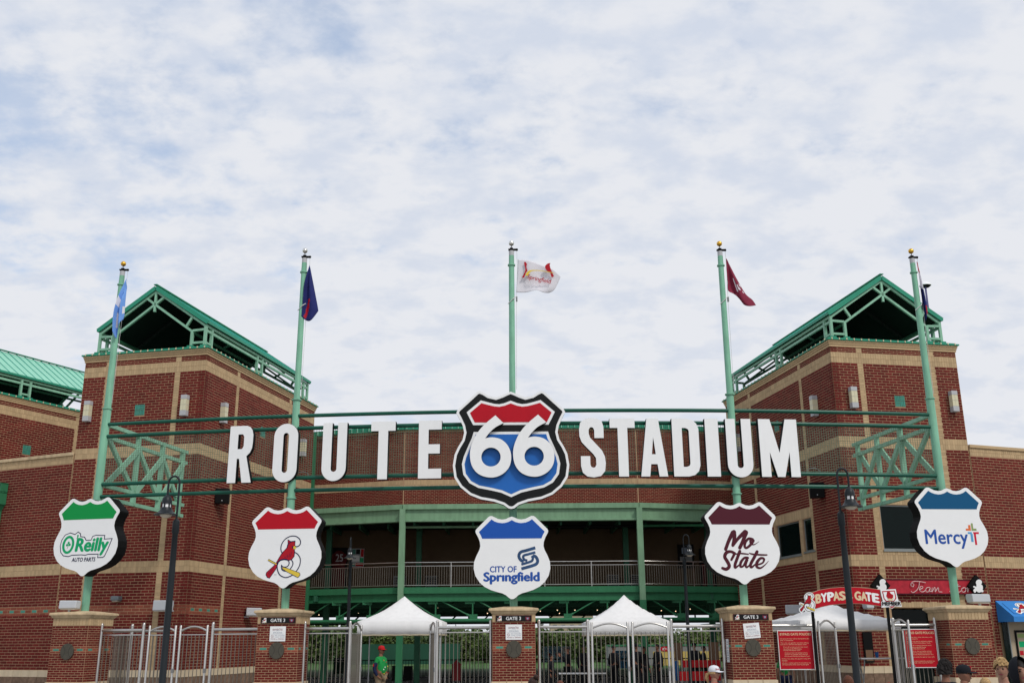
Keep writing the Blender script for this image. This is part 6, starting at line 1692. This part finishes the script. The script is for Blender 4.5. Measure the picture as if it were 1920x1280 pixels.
boxthing('cardboard_panel', 'wider brown panel behind fence left of the Mo State pillar', 'panel', 1328, 1349, 1203, 1237, 44, 'card', .06)
boxthing('blue_board', 'upright blue board under the cardboard panel', 'board', 1265, 1274, 1238, 1275, 43.5, 'bluebin', .06)
t, w, z0, z1 = boxthing('red_banner', 'long red banner on a table left of the Mo State pillar', 'banner', 1280, 1352, 1237, 1250, 43, 'redcloth', .05)
boxthing('red_banner', 'lower red banner strip behind the person in white cap', 'banner', 1274, 1352, 1258, 1275, 42.5, 'redcloth', .05)
boxthing('trash_bin', 'black round trash bin right of the person in green', 'trash bin', 735, 749, 1247, 1275, 50, 'black', .35, 'drum'); boxthing('trash_bin', 'black square trash bin behind the first green column', 'trash bin', 757, 772, 1248, 1275, 50, 'black', .4, 'drum')
t, w, z0, z1 = boxthing('notice_stand', 'dark green sign board seen through the second fence panel', 'sign board', 626, 650, 1232, 1262, 60, 'fieldwall', .1)
text('lettering', 'POINT', (-w * .8, w * .8, z1 - .24, z1 - .06), -.01, M['white'], t, bold=.02)
t, w, z0, z1 = boxthing('kiosk', 'dark red pointed kiosk left of the centre pillar', 'kiosk', 848, 863, 1246, 1275, 48, 'darkred', .4, 'body')
q = MB(); q.add([(-w - .05, 0, z1), (w + .05, 0, z1), (w + .05, .4, z1), (-w - .05, .4, z1), (0, 0, z1 + .22), (0, .4, z1 + .22)], [(0, 1, 4), (2, 3, 5), (0, 4, 5, 3), (1, 2, 5, 4), (0, 3, 2, 1)]); q.build('roof', M['darkred'], t)
t = thing('folding_table', 'grey folding table with dark blue cup beneath the right tent', 'table', (11.35, 32.4, .012), R(8)); MB().box(-.75, .75, 0, .5, .70 + .62, .74 + .62).build('table_top', M['boxgrey'], t, bevel=.01)
q = MB()
for s in (-1, 1): q.bar((s * .62, .05, 0), (s * .62, .45, 1.32), .03); q.bar((s * .62, .45, 0), (s * .62, .05, 1.32), .03)
q.build('trestle', M['grey'], t)
t = thing('cup', 'small dark blue cup standing on the folding table', 'cup', (11.20, 32.6, 1.372), 0); MB().tube([(0, 0, 0), (0, 0, .17)], [.045, .06], 12).build('cup_body', M['bluebin'], t)
t = thing('folding_table', 'white table with papers in front of the fence right of centre', 'table', (2.6, 40.0, .012), 0); MB().box(-.9, .9, 0, .6, .72, .76).build('table_top', M['canvas'], t)
q = MB()
for s in (-1, 1):
    for y in (.05, .55): q.bar((s * .8, y, 0), (s * .8, y, .72), .03)
q.build('legs', M['grey'], t)
t = thing('wall_panel', 'dark framed notice with orange lower half on tower wall under the right tent', 'notice', tuple(local(RT[0], .30, -.03, 1.35)), RTR)
MB().box(-.17, .17, -.03, 0, -.2, .82).build('frame', M['black'], t); MB().box(-.13, .13, -.036, -.03, -.14, .22).build('sheet', M['card'], t)
# ---- far buildings and trees
def far_building(label, px0, px1, py0, Y, rows, cols_, m_='hotel', h0=0):
    a, b = W(px0, py0, Y), W(px1, py0, Y); t = thing('distant_building', label, 'building', ((a.x + b.x) / 2, Y, 0), 0, None); w = (b.x - a.x) / 2; H = a.z
    MB().box(-w, w, 0, 8, 0, H - .3).build('wall', M[m_], t); MB().box(-w - .15, w + .15, -.15, 8.2, H - .3, H).build('roof', M['grey'], t)
    for r_ in range(rows):
        for c in range(cols_):
            x = -w + (c + .5) * 2 * w / cols_; z = H - .9 - r_ * 1.3
            if z > .5:
                o = MB().box(x - w / cols_ * .5, x + w / cols_ * .5, -.04, .0, z - .45, z + .2).build('window', M['frame'], t)
                MB().box(x - w / cols_ * .42, x + w / cols_ * .42, -.06, -.03, z - .4, z + .15).build('pane', M['glass'], o)
    return t
far_building('far cream hotel block seen right of the centre pillar', 1032, 1112, 1150, 200, 4, 5)
far_building('narrow far cream building beside the centre pillar', 1010, 1018, 1168, 210, 3, 1)
far_building('far flat building glimpsed right of the second tent', 1330, 1352, 1168, 190, 2, 2)

def tree(label, x, y, h, cr, seed, n=900, group='trees beyond the ball field'):
    rnd = random.Random(seed); t = thing('tree', label, 'tree', (x, y, 0), 0, group)
    th = h * .42
    tk = MB(); tk.tube([(0, 0, 0), (rnd.uniform(-.1, .1), 0, th * .5), (rnd.uniform(-.2, .2), 0, th), (rnd.uniform(-.3, .3), 0, h * .8)], [.17, .13, .10, .03], 8)
    for _ in range(6):
        a = rnd.uniform(0, 6.28); z = rnd.uniform(th * .7, h * .7); tk.tube([(0, 0, z), (math.cos(a) * cr * .4, math.sin(a) * cr * .4, z + h * .15), (math.cos(a) * cr * .75, math.sin(a) * cr * .75, z + h * .22)], [.06, .04, .015], 6)
    tk.build('trunk', M['trunk'], t)
    lf = MB(); cl = [(rnd.gauss(0, .45) * cr, rnd.gauss(0, .45) * cr, rnd.uniform(.12, .86) * h, rnd.uniform(.26, .5) * cr) for _ in range(15)]
    for _ in range(n):
        cxx, cyy, czz, r_ = rnd.choice(cl); d = V((rnd.gauss(0, 1), rnd.gauss(0, 1), rnd.gauss(0, 1))).normalized() * r_ * rnd.uniform(.55, 1.08) ** .5
        p = V((cxx, cyy, czz)) + V((d.x, d.y, d.z * .8)); s = rnd.uniform(.15, .32) * (h / 5) ** .5
        u = V((rnd.gauss(0, 1), rnd.gauss(0, 1), rnd.gauss(0, .6))).normalized(); v = u.cross(V((rnd.gauss(0, 1), rnd.gauss(0, 1), rnd.gauss(0, 1)))).normalized()
        lf.add([p - u * s, p - v * s * .6, p + u * s, p + v * s * .6], [(0, 1, 2, 3)])
    lf.build('crown', M['leaf'], t)
    return t
rn = random.Random(11); k_ = 0
where = lambda px: 'left end of the field' if px < 640 else 'behind the green outfield wall' if px < 800 else 'left of the centre pillar' if px < 920 else 'right of the centre pillar' if px < 1100 else 'beneath the second tent' if px < 1260 else 'left of the Mo State pillar'
kinds = ('tall dark', 'round bushy', 'pale green', 'low spreading', 'ragged')
for row, Y0 in ((0, 108), (1, 128)):
    px = 560 + row * 14; kr = 0
    while px < 1360:
        Y = Y0 + rn.uniform(-6, 6); p = W(px, 1203, Y); top = 1178 + rn.uniform(-5, 6) - (12 if px < 660 else 0) - row * 3
        h = max(3.0, W(px, top, Y).z)
        tree('%s tree from left in the %s row, %s' % (ordn(kr), 'front' if row == 0 else 'rear', where(px)), p.x, Y, h, 1.7 + rn.uniform(0, .8), 100 + k_, 1100)
        k_ += 1; kr += 1; px += 26 + rn.uniform(-5, 6)

bpy.data.scenes.remove(TS)
